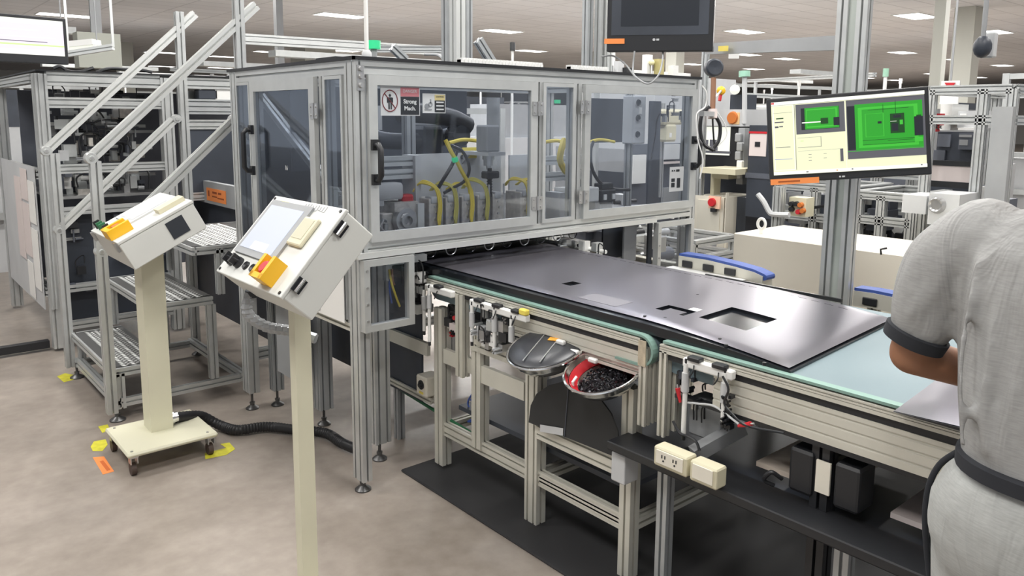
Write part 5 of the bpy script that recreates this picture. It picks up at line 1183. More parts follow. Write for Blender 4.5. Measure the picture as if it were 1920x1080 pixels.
for k in range(5): p = XP(1385+3*(k % 2), 258+17*k, XS-.05); MB().rbox((p.x-.02, p.y-.03, p.z-.04), (p.x+.02, p.y+.03, p.z+.04), .01).build('arm_fitting', WHITE if k > 2 else GREYP, t)
rectX(1310, 330, 1400, 372, XS+.3, .4, NAVY, 'lower_back', t)
t = thing('switch_cabinet', 'cream switch cabinet with a red emergency button behind the machine corner', 'cabinet', tuple(XP(1340, 500, XS-.3)))
rectX(1300, 371, 1358, 458, XS-.3, .5, CREAM, 'body', t); rectX(1358, 371, 1400, 462, XS-.1, .5, NAVY, 'open_side', t)
rectX(1305, 378, 1350, 452, XS-.31, .01, mat('cabinet_door_cream', (.70, .67, .58), .5), 'door', t); rectX(1296, 456, 1362, 474, XS-.32, .5, CREAM, 'plinth', t)
rectX(1356, 362, 1362, 470, XS-.33, .04, CREAM, 'corner_post', t)
p = XP(1338, 379, XS-.33); rectX(1328, 369, 1350, 390, XS-.345, .02, mat('peach_plate', (.85, .55, .40), .5), 'button_plate', t); MB().lathe([(0,.03),(.035,.03),(.04,.01),(.03,0)], p-Vector((.01,0,0)), (-1,0,0), 16).build('emergency_button', RED, t)
MB().cyl(XP(1338, 390, XS-.33), XP(1338, 397, XS-.33), .03, n=12).build('cable_gland', BLK, t)
rectX(1290, 472, 1400, 545, XS+.1, .5, NAVY, 'dark_machine', None, 'dark equipment base under the cream switch cabinet', 'machine base')
t = thing('black_signal_box', 'black box with a white lamp on top of the inspection station', 'box', tuple(XP(1381, 212, XS)))
rectX(1368, 177, 1396, 212, XS+.05, .2, NAVY, 'body', t); MB().sph(XP(1378, 168, XS), .045, 12).build('white_lamp', SCRW, t)
t = thing('signal_tower', 'pale green signal tower standing behind the inspection station', 'signal tower', tuple(XP(1396, 230, XS)))
MB().cyl(XP(1396, 232, XS), XP(1396, 142, XS), .022, n=10).build('pole', LGREY, t); MB().cyl(XP(1396, 144, XS), XP(1396, 133, XS), .05, n=14).build('green_lens', mat('pale_green_lens', (.35, .62, .48), .4), t)
t = thing('black_cabinet', 'tall black cabinet with a printed sheet taped to its door', 'cabinet', tuple(XP(1420, 420, XS-.2)))
rectX(1397, 236, 1500, 405, XS-.2, .5, NAVY, 'body', t); sh = rectX(1404, 248, 1438, 292, XS-.206, .004, PINKP, 'printed_sheet', t); rectX(1404, 247, 1438, 250, XS-.21, .004, RED, 'sheet_header', sh); rectX(1415, 266, 1425, 275, XS-.21, .004, BLK, 'sheet_picture', sh)
rectX(1397, 330, 1500, 333, XS-.205, .004, NAVY2, 'seam', t)
# gantry row right of the black cabinet
def frameX(name, label, px0, px1, pyt, pyb, x, depth, w=.05, mids=(), posts=(), cat='machine frame', m=ALU, zb=None):
    a, b_ = XP(px0, pyt, x), XP(px1, pyt, x); zt = (a.z+b_.z)/2; z0 = XP((px0+px1)/2, pyb, x).z if zb is None else zb
    t = thing(name, label, cat, (x+depth/2, (a.y+b_.y)/2, z0))
    ys = [a.y, b_.y]+[XP(p, pyt, x).y for p in posts]
    for y in ys:
        for xx in (x, x+depth): MB().ext((xx, y, z0), (xx, y, zt), w, w, (0,1,0)).build('post', m, t)
    for z in [zt]+[XP((px0+px1)/2, q, x).z for q in mids]:
        for xx in (x, x+depth): MB().ext((xx, b_.y, z), (xx, a.y, z), w, w).build('beam', m, t)
        for y in (a.y, b_.y): MB().ext((x, y, z), (x+depth, y, z), w, w).build('beam', m, t)
    return t
frameX('machine_rack', 'open aluminium frame directly behind the cream cabinet, left of the pillar', 1462, 1600, 352, 440, 5.7, .6, .06, (408,), (1530,), zb=.0)
frameX('machine_rack', 'open aluminium frame behind the cream cabinet, right of the pillar', 1612, 1712, 368, 440, 5.6, .7, .06, (415,), (1655,), zb=.0)
frameX('machine_rack', 'taller aluminium frame rising behind the big monitor', 1640, 1735, 330, 440, 6.7, .7, .05, (400,), (1650,), zb=0)
clutter('transfer_unit', 'light-coloured transfer unit inside the frame left of the pillar', 'transfer unit', 5.75, 6.25, 2.5, 3.3, .55, 1.0, 60, mixl+[NAVY], 2, (.05, .22))
clutter('transfer_unit', 'grey transfer unit inside the frame right of the pillar', 'transfer unit', 5.65, 6.25, 1.6, 2.4, .50, 1.0, 60, mixl+[NAVY], 2, (.05, .22))
rectX(1440, 330, 1745, 560, 7.9, .3, NAVY2, 'slate_machine', None, 'slate machine wall behind the open frames', 'machine')
t = thing('button_box', 'beige button box with red knobs on a post behind the cream cabinet', 'button box', tuple(XP(1494, 405, 5.4)))
rectX(1478, 372, 1512, 404, 5.4, .12, BEIGE, 'body', t); rectX(1458, 385, 1480, 392, 5.42, .03, ALU, 'bracket', t)
for px, py, m_ in ((1486, 382, BLK), (1495, 382, BLK), (1486, 392, BLK), (1503, 384, ORB), (1499, 397, RED), (1507, 395, ORB)): MB().lathe([(0,.03),(.018,.03),(.02,0)], XP(px, py, 5.4), (-1,0,0), 12).build('push_button', m_, t)
cable('bent_tube', [XP(1421,364,5.3), XP(1432,378,5.3), XP(1443,398,5.3), XP(1452,402,5.3), XP(1480,403,5.3)], .02, LGREY, 'pale bent tube left of the beige button box', 'tube', sp_=5)
vp = XP(1462, 350, 5.35); MB().ext((5.35, vp.y, 0), (5.35, vp.y, vp.z), .07, .07, (0,1,0)).build('upright', ALU, label='aluminium upright carrying the beige button box', cat='post')
rectX(1452, 362, 1478, 412, 5.8, .2, GREYP, 'grey_unit', None, 'small grey unit between the bent tube and the button box', 'unit')
# station at far right
t = frameX('machine_rack', 'grey station frame right of the big monitor with dark screens inside', 1748, 1900, 168, 420, 5.6, 1.2, .06, (225,), (1846,), cat='workstation', zb=0)
rectX(1753, 248, 1838, 312, 5.9, .05, NAVY, 'dark_panel', t); rectX(1757, 252, 1783, 275, 5.88, .02, NAVY2, 'tray', t); rectX(1748, 282, 1772, 310, 5.88, .02, NAVY2, 'door_panel', t)
s_ = rectX(1796, 250, 1836, 280, 5.86, .03, NAVY2, 'small_screen', t); rectX(1798, 253, 1822, 257, 5.855, .004, GREYP, 'screen_line', s_); rectX(1798, 262, 1815, 272, 5.855, .004, GREYP, 'screen_line', s_)
rectX(1741, 312, 1832, 344, 5.75, .04, PINKP, 'pale_panel', t); rectX(1738, 304, 1836, 309, 5.74, .06, BLK, 'panel_rail', t); rectX(1738, 344, 1836, 349, 5.74, .06, BLK, 'panel_rail', t); rectX(1829, 304, 1838, 349, 5.74, .06, BLK, 'panel_rail', t)
rectX(1740, 352, 1840, 372, 6.2, .3, NAVY, 'lower_panel', t); rectX(1842, 200, 1900, 400, 5.5, .05, GREYP, 'side_panel', t)
t = thing('label_printer', 'white machine with a grey drawer on the far right station', 'machine', tuple(XP(1800, 246, 6.0)))
rectX(1794, 208, 1838, 240, 6.0, .4, LGREY, 'body', t); rectX(1760, 195, 1786, 244, 6.0, .3, WHITE, 'cover', t); rectX(1764, 218, 1782, 222, 5.99, .01, RED, 'red_stripe', t); rectX(1800, 213, 1812, 216, 5.99, .01, WHITE, 'slot', t); rectX(1796, 240, 1836, 244, 5.9, .1, WHITE, 'front_lip', t)
clutter('red_gauge', 'red and black gauge hanging left of the white machine', 'gauge', 5.7, 5.75, XP(1757, 230, 5.7).y-.02, XP(1757, 230, 5.7).y+.02, XP(1757, 245, 5.7).z, XP(1757, 215, 5.7).z, 8, [RED, RED, BLK, STEEL], 0, (.03, .07))
t = thing('hanging_sign', 'white hanging sign with a red downward triangle', 'sign', tuple(XP(1781, 180, 9)))
a, b_ = XP(1765, 152, 9), XP(1796, 195, 9); MB().box((9, b_.y, b_.z), (9.02, a.y, a.z)).build('board', WHITE, t)
tri = MB(); p0, p1, p2 = XP(1771, 155, 8.985), XP(1791, 155, 8.985), XP(1781, 171, 8.985); tri.add([p0, p1, p2, p0+Vector((.01,0,0)), p1+Vector((.01,0,0)), p2+Vector((.01,0,0))], [(0,2,1),(3,4,5),(0,1,4,3),(1,2,5,4),(2,0,3,5)]); tri.build('red_triangle', RED, t)
MB().box((9, (a.y+b_.y)/2-.01, a.z), (9.01, (a.y+b_.y)/2+.01, CEIL)).build('hanger', GREYP, t)
t = thing('grey_gearbox', 'grey gearbox with a round flange just beyond the worker\'s shoulder', 'gearbox', tuple(XP(1745, 400, 5.2)))
rectX(1690, 368, 1738, 398, 5.3, .3, LGREY, 'body', t); rectX(1738, 366, 1800, 420, 5.25, .3, LGREY, 'end_block', t); MB().lathe([(0,.02),(.03,.02),(.04,.03),(.055,.0)], XP(1757, 384, 5.25), (-1,0,0), 20).build('flange', STEEL, t)
q = DP(1842, 88, 3.2); t = thing('ceiling_camera', 'dark rounded camera hanging at the top right', 'camera', tuple(q))
MB().sph(q, .035, 14, (1, 1, 1.3)).build('body', NAVY, t); MB().cyl(q+Vector((0,0,.03)), Vector((q.x, q.y, CEIL)), .01, n=8).build('stem', GREYP, t)
MB().rbox(tuple(DP(1856, 95, 3.25)-Vector((.02,.02,.03))), tuple(DP(1856, 75, 3.25)+Vector((.02,.02,.03))), .006).build('mount', LGREY, t)
# blue belt transfers behind the main conveyor
def blue_transfer(label, x, pts, w=.07, zoff=.075):
    """short blue-belted transfer: top line given as (y, z) pairs from far to near"""
    t = thing('blue_belt_transfer', label, 'conveyor', (x+w/2, (pts[0][0]+pts[-1][0])/2, 0))
    top = [(y, z) for y, z in pts]; n = len(top)
    r = .016; yl, zl = top[-1]; yf, zf = top[0]
    prof = [(yf, zf)]+top[1:]+[(yl-r*.9, zl-r*.4), (yl-r*1.1, zl-r), (yl-r*.9, zl-r*1.7), (yl, zl-r*2)]+[(y, z-.03) for y, z in reversed(top[:-1])]
    MB().prism(prof, (x, 0, 0), (0,1,0), (0,0,1), (w, 0, 0)).build('belt', BLUEB, t)
    inner = [(y, z-.012) for y, z in top]+[(y, z-zoff) for y, z in reversed(top)]
    MB().prism(inner, (x-.006, 0, 0), (0,1,0), (0,0,1), (w+.012, 0, 0)).build('side_plate', CRM, t)
    L = top[0][0]-top[-1][0]
    for k in range(3):
        y = top[0][0]-L*(.12+.26*k); MB().rbox((x-.014, y-.03, top[0][1]-.062), (x-.006, y+.03, top[0][1]-.03), .003).build('sensor', BLK, t)
    for k in (0.12, .6): y = top[0][0]-L*k; MB().ext((x+w/2, y, 0), (x+w/2, y, top[0][1]-.05), .04, .04, (0,1,0)).build('leg', CRM, t)
    return t
blue_transfer('blue-belted transfer behind the conveyor, curving down at its near end', 3.12, [(2.37,.935),(2.20,.937),(2.05,.928),(1.95,.918),(1.90,.905)])
blue_transfer('blue-belted transfer right of the pillar behind the worker\'s arm', 3.16, [(1.50,.905),(1.42,.908),(1.30,.904),(1.1,.90),(.9,.895)])
MB().box((2.90, 1.98, .862), (3.11, 2.40, .868)).build('white_shelf_plate', WHITE, label='white plate between the belt and the blue transfer', cat='plate')
MB().ext((2.895, 1.42, .903), (2.895, 2.05, .903), .012, .014, slot=False).build('dark_guide_rail', BLK, label='dark guide rail along the far edge of the belt', cat='rail')
t = clutter('guide_fittings', 'white rods and black clamps where the belt enters the machine on the far side', 'fitting', 2.86, 2.93, 2.62, 3.0, .90, .95, 14, [WHITE, BLK, ALU], 1, (.02, .05))
MB().cyl((2.9, 2.66, .925), (2.9, 3.25, .925), .010, n=10).build('guide_rod', WHITE, t)
for k, (y, z) in enumerate(((3.0, .75), (3.3, .60), (3.6, .85))):
    pass
t = frameX('machine_rack', 'low frame with white rails seen through the gaps below the machine beam', 1085, 1300, 440, 520, 4.6, .5, .05, (470, 485), (1180,), zb=0)
rectX(1085, 440, 1305, 520, 5.4, .3, GREYP, 'grey_machine', None, 'grey machine wall seen beneath the enclosure at the right', 'machine')
t = clutter('pipework', 'pale pipework seen through the low gaps on the right of the enclosure', 'pipework', 4.2, 4.5, 3.3, 4.8, .5, 1.0, 60, mixl, 1, (.04, .2))
# ------------------------------------------------------------------ below the second conveyor
t = thing('outlet_strip', 'cream double wall outlet on the dark table edge under the second conveyor', 'outlet', tuple(XP(1258, 880, 1.80)))
xo = 1.80
a, b_ = XP(1225, 870, xo), XP(1288, 861, xo); ztop_ = XP(1225, 834, xo).z; b_.z = ztop_; oz0, oz1 = a.z, ztop_
MB().rbox((xo, b_.y, a.z), (xo+.05, a.y, b_.z), .005).build('box', BEIGE, t)
f = MB().box((xo-.004, b_.y+.012, a.z+.012), (xo, a.y-.012, b_.z-.008)).build('face_plate', CREAM, t)
for k in (.33, .67):
    y = a.y+(b_.y-a.y)*k; z = (oz0+oz1)/2
    s = MB(); s.box((xo-.006, y+.004, z+.002), (xo-.004, y+.007, z+.012)); s.box((xo-.006, y-.007, z+.002), (xo-.004, y-.004, z+.012)); s.cyl((xo-.006, y, z-.006), (xo-.004, y, z-.006), .003, n=8); s.build('socket_slots', BLK, f)
t = thing('outlet_strip', 'cream outlet box right of the double outlet, cut by nothing but its own lid', 'outlet', tuple(XP(1320, 890, 1.80)))
t['label'] = 'second cream outlet box, to the right of the one with visible sockets'
a, b_ = XP(1292, 905, xo), XP(1345, 872, xo); a.z = oz0; b_.z = oz1; MB().rbox((xo, b_.y, a.z), (xo+.05, a.y, b_.z), .005).build('box', BEIGE, t); MB().box((xo-.004, b_.y+.012, a.z+.012), (xo, a.y-.012, b_.z-.006)).build('face_plate', YLAB if False else CREAM, t)
t = thing('cable_duct', 'dark cable duct running below the second conveyor', 'cable duct', (1.86, 1.2, .55))
MB().rbox((1.835, .6, .515), (1.97, 1.66, .545), .004).build('duct', BLK, t)
for y in (.9, 1.5): MB().ext((1.95, y, 0), (1.95, y, .515), .04, .04, (0,1,0)).build('support', ALUD, t)
MB().rbox((1.86, 1.60, .40), (1.93, 1.66, .50), .004).build('white_box', LGREY, label='small pale grey box below the gap between the two conveyors', cat='box')
a, b_ = XP(1290, 812, 1.99), XP(1352, 762, 1.99)
MB().rbox((1.99, b_.y, a.z), (2.07, a.y, b_.z), .006).build('junction_box', GREYP, label='mid-grey junction box behind the air cylinders of the second conveyor', cat='junction box')
MB().ext(XP(1300, 852, 1.90), XP(1392, 800, 2.05), .04, .04, slot=False).build('sloping_arm', GREYP, label='grey sloping arm below the second conveyor', cat='arm')
def clip(px, py, label, ang):
    p = XP(px, py, 1.885); d = Vector((0, math.cos(ang), math.sin(ang)))*.022
    t = thing('red_clip', label, 'clip', tuple(p)); MB().tube([p-d, p+d], [.004, .006, .008, .007, .005], 8).build('grip', RED, t); MB().tube([p+d, p+d*1.5], .003, 6).build('tip', STEEL, t)
clip(1273, 741, 'upright red clip beside the air cylinder at the left end of the second conveyor', 1.3)
clip(1396, 797, 'red clip lying at the end of the grey sloping arm', 2.7)
cable('white_hose', [XP(1290,755,1.90), XP(1310,757,1.89), XP(1340,762,1.89), XP(1372,785,1.89), XP(1385,795,1.89)], .0035, LGREY, 'pale hose draped over the junction box', 'hose')
cable('black_cable', [XP(1262,790,1.89), XP(1275,812,1.88), XP(1290,818,1.87), XP(1305,828,1.86), XP(1312,845,1.86)], .0045, BLK, 'black cable curling under the left end of the second conveyor')
cable('black_cable', [XP(1355,705,1.88), XP(1366,730,1.88), XP(1358,755,1.88), XP(1372,775,1.88), XP(1400,798,1.88), XP(1470,812,1.89)], .0035, BLK, 'black cable trailing under the ribbed side panel')
t = thing('adapter_row', 'black power adapters strapped under the ribbed side panel', 'power adapter', (1.95, .95, .55))
for y in (1.03, .90): MB().rbox((1.93, y-.035, .575), (2.02, y+.035, .70), .008).build('adapter', BLK, t)
MB().box((1.928, .945, .60), (1.935, .985, .69)).build('pale_label', CREAM, t)
MB().tube([(1.925, 1.08, .60), (1.90, 1.10, .62), (1.90, 1.12, .59), (1.92, 1.10, .575)], .006, 8, smooth_pts=5).build('cord', BLK, t)
pl_ = MB(); pl_.box((2.02, .98, .56), (2.5, 1.22, .575)); pl_.build('cardboard_tray', mat('pale_cardboard', (.62, .54, .46), .8), label='pale cardboard tray on the table below the second conveyor', cat='tray')
MB().box((1.99, .4, .50), (2.6, 1.5, .515)).build('lower_table', NAVY, label='dark lower table beneath the second conveyor', cat='table')
MB().box((2.02, .55, .56), (2.4, .82, .575)).build('cardboard_tray', PINKP, label='pinkish tray beside the black power adapters', cat='tray')
MB().box((1.99, .4, .515), (2.6, .42, .56)).build('table_lip', NAVY, label='low dark lip at the worker\'s end of the lower table', cat='lip')
for x, y in ((2.02, .44), (2.55, .44), (2.02, 1.46), (2.55, 1.46)): pass
# ------------------------------------------------------------------ far hall: rows of equipment
random.seed(21)
def hall_machine(x, y, w, d, h, label, style):
    t = thing('production_machine', label, 'machine', (x, y, 0), 'production machines across the hall')
    if style == 0:
        for sx_ in (-w/2, w/2):
            for sy_ in (-d/2, d/2): MB().box((x+sx_-.04, y+sy_-.04, 0), (x+sx_+.04, y+sy_+.04, h)).build('post', ALU, t)
        for z in (h-.04, h*.52, h*.30):
            MB().box((x-w/2, y-d/2-.03, z-.035), (x+w/2, y-d/2+.03, z+.035)).build('beam', ALU, t); MB().box((x-w/2-.03, y-d/2, z-.035), (x-w/2+.03, y+d/2, z+.035)).build('beam', ALU, t)
        MB().box((x-w/2+.05, y-d/2+.05, 0), (x+w/2-.05, y+d/2, h*.5)).build('base', random.choice([LGREY, NAVY2, CREAM]), t)
        MB().box((x-w*.3, y-d/2+.2, h*.5), (x+w*.25, y+d*.3, h*.5+.35*random.uniform(.6, 1.4))).build('unit', random.choice([NAVY, LGREY, GREYP]), t)
        MB().box((x-w*.05, y-d*.3, h*.5), (x+w*.05, y-d*.2, h*.85)).build('column', random.choice([ALU, WHITE]), t)
    else:
        MB().box((x-w/2, y-d/2, 0), (x+w/2, y+d/2, h*.62)).build('cabinet', random.choice([LGREY, CREAM, WHITE, GREYP]), t)
        MB().box((x-w/2+.1, y-d/2+.1, h*.62), (x+w/2-.1, y+d/2-.1, h)).build('hood', random.choice([NAVY, GREYP, LGREY]), t)
        MB().box((x-w/2-.01, y-d/2+.2, h*.3), (x-w/2, y+d/2-.3, h*.5)).build('front_panel', random.choice([NAVY, WHITE]), t)
    lx, lz = x-w/2+.15, h
    MB().cyl((lx, y, h), (lx, y, h+.35), .02, n=8).build('signal_pole', WHITE, t)
    MB().cyl((lx, y, h+.35), (lx, y, h+.44), .03, n=10).build('signal_lens', random.choice([WHITE, LGREY, mat('pale_green_cap', (.35, .6, .45), .5)]), t)
    if random.random() < .6: MB().box((x-w/2, y-.1, h+.55), (x+w/2, y+.1, h+.62)).build('cable_tray', ALU, t)
desc = ['open-framed', 'pale-cabinet']
names_used = 0
rows = []
for ri, dist in enumerate((10, 14, 19, 26, 36)):
    n = (9, 9, 9, 8, 7)[ri]
    for k in range(n):
        px = -60+ (2050/(n-1))*k + (ri % 2)*60
        if ri == 0 and 300 < px < 430: continue
        r_ = ray(px, 212); v = Vector((r_.x, r_.y, 0)).normalized()*dist*(1+.08*math.sin(k*2.1+ri)); rows.append((ri, px, v))
places = ['at the far left', 'left of the steps', 'behind the steps', 'behind the left side door', 'behind the machine corner', 'behind the first door', 'behind the middle panel', 'behind the second door', 'right of the enclosure', 'behind the black cabinet', 'left of the pillar', 'behind the pillar', 'behind the big monitor', 'above the worker\'s arm', 'at the far right']
deps = ['nearest row across the hall', 'second row across the hall', 'third row across the hall', 'fourth row across the hall', 'furthest row by the end wall']
seen_l = set()
placed = []
for ri, px, v in rows:
    if any((v-q).length < 2.9 for q in placed): continue
    placed.append(v)
    st_ = random.randint(0, 1); h = random.uniform(1.7, 2.25); wd_ = random.uniform(1.6, 2.8); dp_ = random.uniform(1.2, 2.0)
    pi = max(0, min(14, int((px+60)/2050*15))); lab = '%s machine in the %s, %s' % (desc[st_], deps[ri], places[pi])
    hall_machine(v.x, v.y, wd_, dp_, h, lab, st_)
# ------------------------------------------------------------------ the worker
def ring(c, a, b_, n=24, tilt=None, pw=2.0):
    """ellipse with half width a along Y and b along X at c (optionally in a tilted frame)"""
    c = Vector(c); out = []
    for i in range(n):
        t_ = 2*math.pi*i/n; cx_, sy_ = math.cos(t_), math.sin(t_)
        cx_ = math.copysign(abs(cx_)**(2/pw), cx_); sy_ = math.copysign(abs(sy_)**(2/pw), sy_)
        if tilt is None: out.append(c+Vector((b_*cx_, a*sy_, 0)))
        else: out.append(c+tilt[0]*(b_*cx_)+tilt[1]*(a*sy_))
    return out
def limb(mb, pts, radii, n=16, sub=5):
    P = spline([Vector(p) for p in pts], sub); N_ = len(P); m_ = len(radii)-1; rings = []; a = None
    for i, p in enumerate(P):
        d = (P[min(i+1, N_-1)]-P[max(i-1, 0)]).normalized(); a = (d.orthogonal() if a is None else (a-d*a.dot(d))).normalized(); b_ = d.cross(a)
        u = i/(N_-1)*m_; k = min(int(u), m_-1); r = radii[k]*(1-(u-k))+radii[k+1]*(u-k)
        rings.append([p+(a*math.cos(2*math.pi*j/n)+b_*math.sin(2*math.pi*j/n))*r for j in range(n)])
    mb.loft(rings); mb.sph(P[0], radii[0]*.98, 14); mb.sph(P[-1], radii[-1]*.98, 14)
def fuse(ob, voxel, smooth=6, fac=.5):
    r = ob.modifiers.new('fuse', 'REMESH'); r.mode = 'VOXEL'; r.voxel_size = voxel; r.use_smooth_shade = True
    s = ob.modifiers.new('soften', 'SMOOTH'); s.iterations = smooth; s.factor = fac
    dg = bpy.context.evaluated_depsgraph_get(); me = bpy.data.meshes.new_from_object(ob.evaluated_get(dg))
    old = ob.data; mats = [m for m in old.materials]; ob.modifiers.clear(); ob.data = me
    me.materials.clear()
    for m in mats: me.materials.append(m)
    for p in me.polygons: p.use_smooth = True; p.material_index = 0
    return ob
def fabric(name, col, streak=True):
    m = mat(name, col, .92, spec=.15); nt = m.node_tree; L = nt.links; b = nt.nodes['Principled BSDF']
    tc = nt.nodes.new('ShaderNodeTexCoord'); mp_ = nt.nodes.new('ShaderNodeMapping'); mp_.inputs['Scale'].default_value = (30, 30, 260)
    n1 = nt.nodes.new('ShaderNodeTexNoise'); n1.inputs['Scale'].default_value = 1.5; n1.inputs['Detail'].default_value = 4
    L.new(tc.outputs['Object'], mp_.inputs['Vector']); L.new(mp_.outputs['Vector'], n1.inputs['Vector'])
    r = nt.nodes.new('ShaderNodeValToRGB'); r.color_ramp.elements[0].position = .3; r.color_ramp.elements[1].position = .7
    r.color_ramp.elements[0].color = (*[c*.90 for c in col], 1); r.color_ramp.elements[1].color = (*[min(1, c*1.08) for c in col], 1)
    L.new(n1.outputs['Fac'], r.inputs['Fac']); L.new(r.outputs['Color'], b.inputs['Base Color'])
    mp2 = nt.nodes.new('ShaderNodeMapping'); mp2.inputs['Scale'].default_value = (9, 9, 2.2); mp2.inputs['Rotation'].default_value = (.3, .2, 0)
    n2 = nt.nodes.new('ShaderNodeTexNoise'); n2.inputs['Scale'].default_value = 1.3; n2.inputs['Detail'].default_value = 3; n2.inputs['Distortion'].default_value = 1.2
    bp = nt.nodes.new('ShaderNodeBump'); bp.inputs['Strength'].default_value = .55; bp.inputs['Distance'].default_value = .03
    L.new(tc.outputs['Object'], mp2.inputs['Vector']); L.new(mp2.outputs['Vector'], n2.inputs['Vector']); L.new(n2.outputs['Fac'], bp.inputs['Height']); L.new(bp.outputs['Normal'], b.inputs['Normal'])
    return m
SHIRT = fabric('heather_grey_knit', (.34, .34, .335)); TROU = fabric('light_grey_cloth', (.42, .43, .42)); KNITB = mat('black_knit_trim', (.02, .022, .028), .85)
PX0, PY0 = 1.60, .345
W = thing('person', 'person in a grey T-shirt with black cuffs and hem, seen from behind at the conveyor', 'person', (PX0, PY0, 0))
sh_l, el_l, wr_l = Vector((1.60, PY0+.205, 1.375)), Vector((1.580, PY0+.283, 1.140)), Vector((1.80, PY0+.165, 1.06))
sh_r, el_r, wr_r = Vector((1.60, PY0-.205, 1.375)), Vector((1.60, PY0-.27, 1.105)), Vector((1.83, PY0-.15, 1.04))
bd = MB()
prof = [(.90,.165,.115,1.585),(1.0,.150,.105,1.59),(1.12,.140,.10,1.595),(1.25,.155,.11,1.60),(1.34,.170,.105,1.60),(1.40,.15,.085,1.60),(1.44,.085,.065,1.605),(1.47,.056,.056,1.61),(1.53,.052,.054,1.625)]
bd.loft([ring((x, PY0, z), a, b_) for z, a, b_, x in prof])
hc = Vector((1.645, PY0, 1.625))       # head centre
hd = []
for z, a, b_, dx in ((-.115,.030,.040,.03),(-.10,.048,.062,.018),(-.06,.062,.082,.006),(-.01,.071,.092,0),(.04,.076,.097,-.004),(.08,.070,.090,-.006),(.11,.050,.066,-.006),(.126,.02,.03,-.006)): hd.append(ring(hc+Vector((dx, 0, z)), a, b_))
bd.loft(hd)
for s in (-1, 1): bd.sph(hc+Vector((-.005, s*.076, -.012)), .020, 12, (.9, .35, 1.5))
bd.add([hc+Vector(p) for p in ((.085,0,.02),(.118,0,-.028),(.088,-.017,-.034),(.088,.017,-.034))], [(0,2,1),(0,1,3),(1,2,3),(0,3,2)])
bd.sph(hc+Vector((.088, 0, -.062)), .016, 10, (.5, 1.3, .5)); bd.sph(hc+Vector((.076, 0, -.10)), .02, 10)
limb(bd, [sh_l, (sh_l+el_l)/2+Vector((-.005, .008, 0)), el_l], [.052, .045, .040]); limb(bd, [el_l, (el_l+wr_l)/2, wr_l], [.041, .037, .026])
limb(bd, [sh_r, (sh_r+el_r)/2, el_r], [.052, .045, .040]); limb(bd, [el_r, (el_r+wr_r)/2, wr_r], [.041, .037, .026])
def hand(mb, wr, fwd, palm_n, side):
    """palm box and five curled fingers; fwd along the hand, palm_n out of the palm, side towards the thumb"""
    fwd, palm_n = fwd.normalized(), palm_n.normalized(); s_ = fwd.cross(palm_n).normalized()*side
    mb.loft([[wr+fwd*d+s_*(w_*math.cos(t_))+palm_n*(h_*math.sin(t_)) for t_ in [2*math.pi*k/14 for k in range(14)]] for d, w_, h_ in ((-.01,.026,.020),(.02,.034,.017),(.06,.041,.015),(.088,.040,.013))])
    for k, (o_, L_) in enumerate(((.030, .070), (.010, .078), (-.010, .073), (-.030, .058))):
        b0 = wr+fwd*.082+s_*o_; d1 = (fwd+palm_n*.18+s_*o_*1.5).normalized(); d2 = (fwd+palm_n*.75).normalized(); d3 = (fwd*.6+palm_n*1.0).normalized()
        limb(mb, [b0, b0+d1*L_*.45, b0+d1*L_*.45+d2*L_*.32, b0+d1*L_*.45+d2*L_*.32+d3*L_*.23], [.0095, .0088, .008, .0068], 10, 4)
    b0 = wr+fwd*.025+s_*.030; d1 = (fwd*.75+s_*.8+palm_n*.25).normalized(); d2 = (fwd+s_*.25+palm_n*.45).normalized()
    limb(mb, [b0, b0+d1*.038, b0+d1*.038+d2*.030], [.012, .0105, .008], 10, 4)
hand(bd, wr_l, Vector((.85, -.22, -.42)), Vector((-.42, 0, -.9)), -1)
hand(bd, wr_r, Vector((.85, .22, -.42)), Vector((-.42, 0, -.9)), 1)
for s in (-1, 1): limb(bd, [(1.585, PY0+s*.09, .92), (1.59, PY0+s*.10, .50), (1.575, PY0+s*.105, .10)], [.085, .055, .036])
for s in (-1, 1): limb(bd, [(1.56, PY0+s*.105, .06), (1.66, PY0+s*.115, .045), (1.74, PY0+s*.12, .035)], [.036, .036, .024])
body = bd.build('body', SKIN, W); fuse(body, .006, 4, .5)
ey = MB()
for s in (-1, 1): ey.sph(hc+Vector((.080, s*.030, .004)), .011, 10)
ey.build('eyes', mat('dark_eye', (.05, .03, .02), .2), W)
# short hair: cap over the back and top of the head
hr = MB(); hv = []
for z, a, b_, dx in ((-.055,.058,.070,-.022),(-.02,.072,.080,-.020),(.03,.081,.096,-.012),(.08,.078,.098,-.008),(.115,.058,.076,-.006),(.138,.028,.038,-.006)): hv.append(ring(hc+Vector((dx, 0, z)), a, b_))
hr.loft(hv); hair = hr.build('hair', HAIR, W); fuse(hair, .008, 3)
# T-shirt
st_ = MB()
prof = [(.985,.168,.140,1.580),(1.03,.174,.143,1.582),(1.10,.186,.145,1.587),(1.20,.197,.142,1.593),(1.30,.205,.140,1.598),(1.37,.200,.125,1.600),(1.415,.165,.102,1.603),(1.445,.115,.085,1.606),(1.462,.075,.072,1.610)]
st_.loft([ring((x, PY0, z), a, b_, 28, pw=2.3) for z, a, b_, x in prof])
def sleeve(mb, s, sh, el):
    a = sh+Vector((0, -s*.03, .01)); e = sh.lerp(el, .72)
    limb(mb, [a, sh.lerp(el, .22)+Vector((0, s*.012, .0)), sh.lerp(el, .5)+Vector((-.004, s*.012, 0)), e+Vector((-.006, s*.004, .0))], [.076, .078, .069, .060], 20)
    return e
e_l = sleeve(st_, 1, sh_l, el_l); e_r = sleeve(st_, -1, sh_r, el_r)
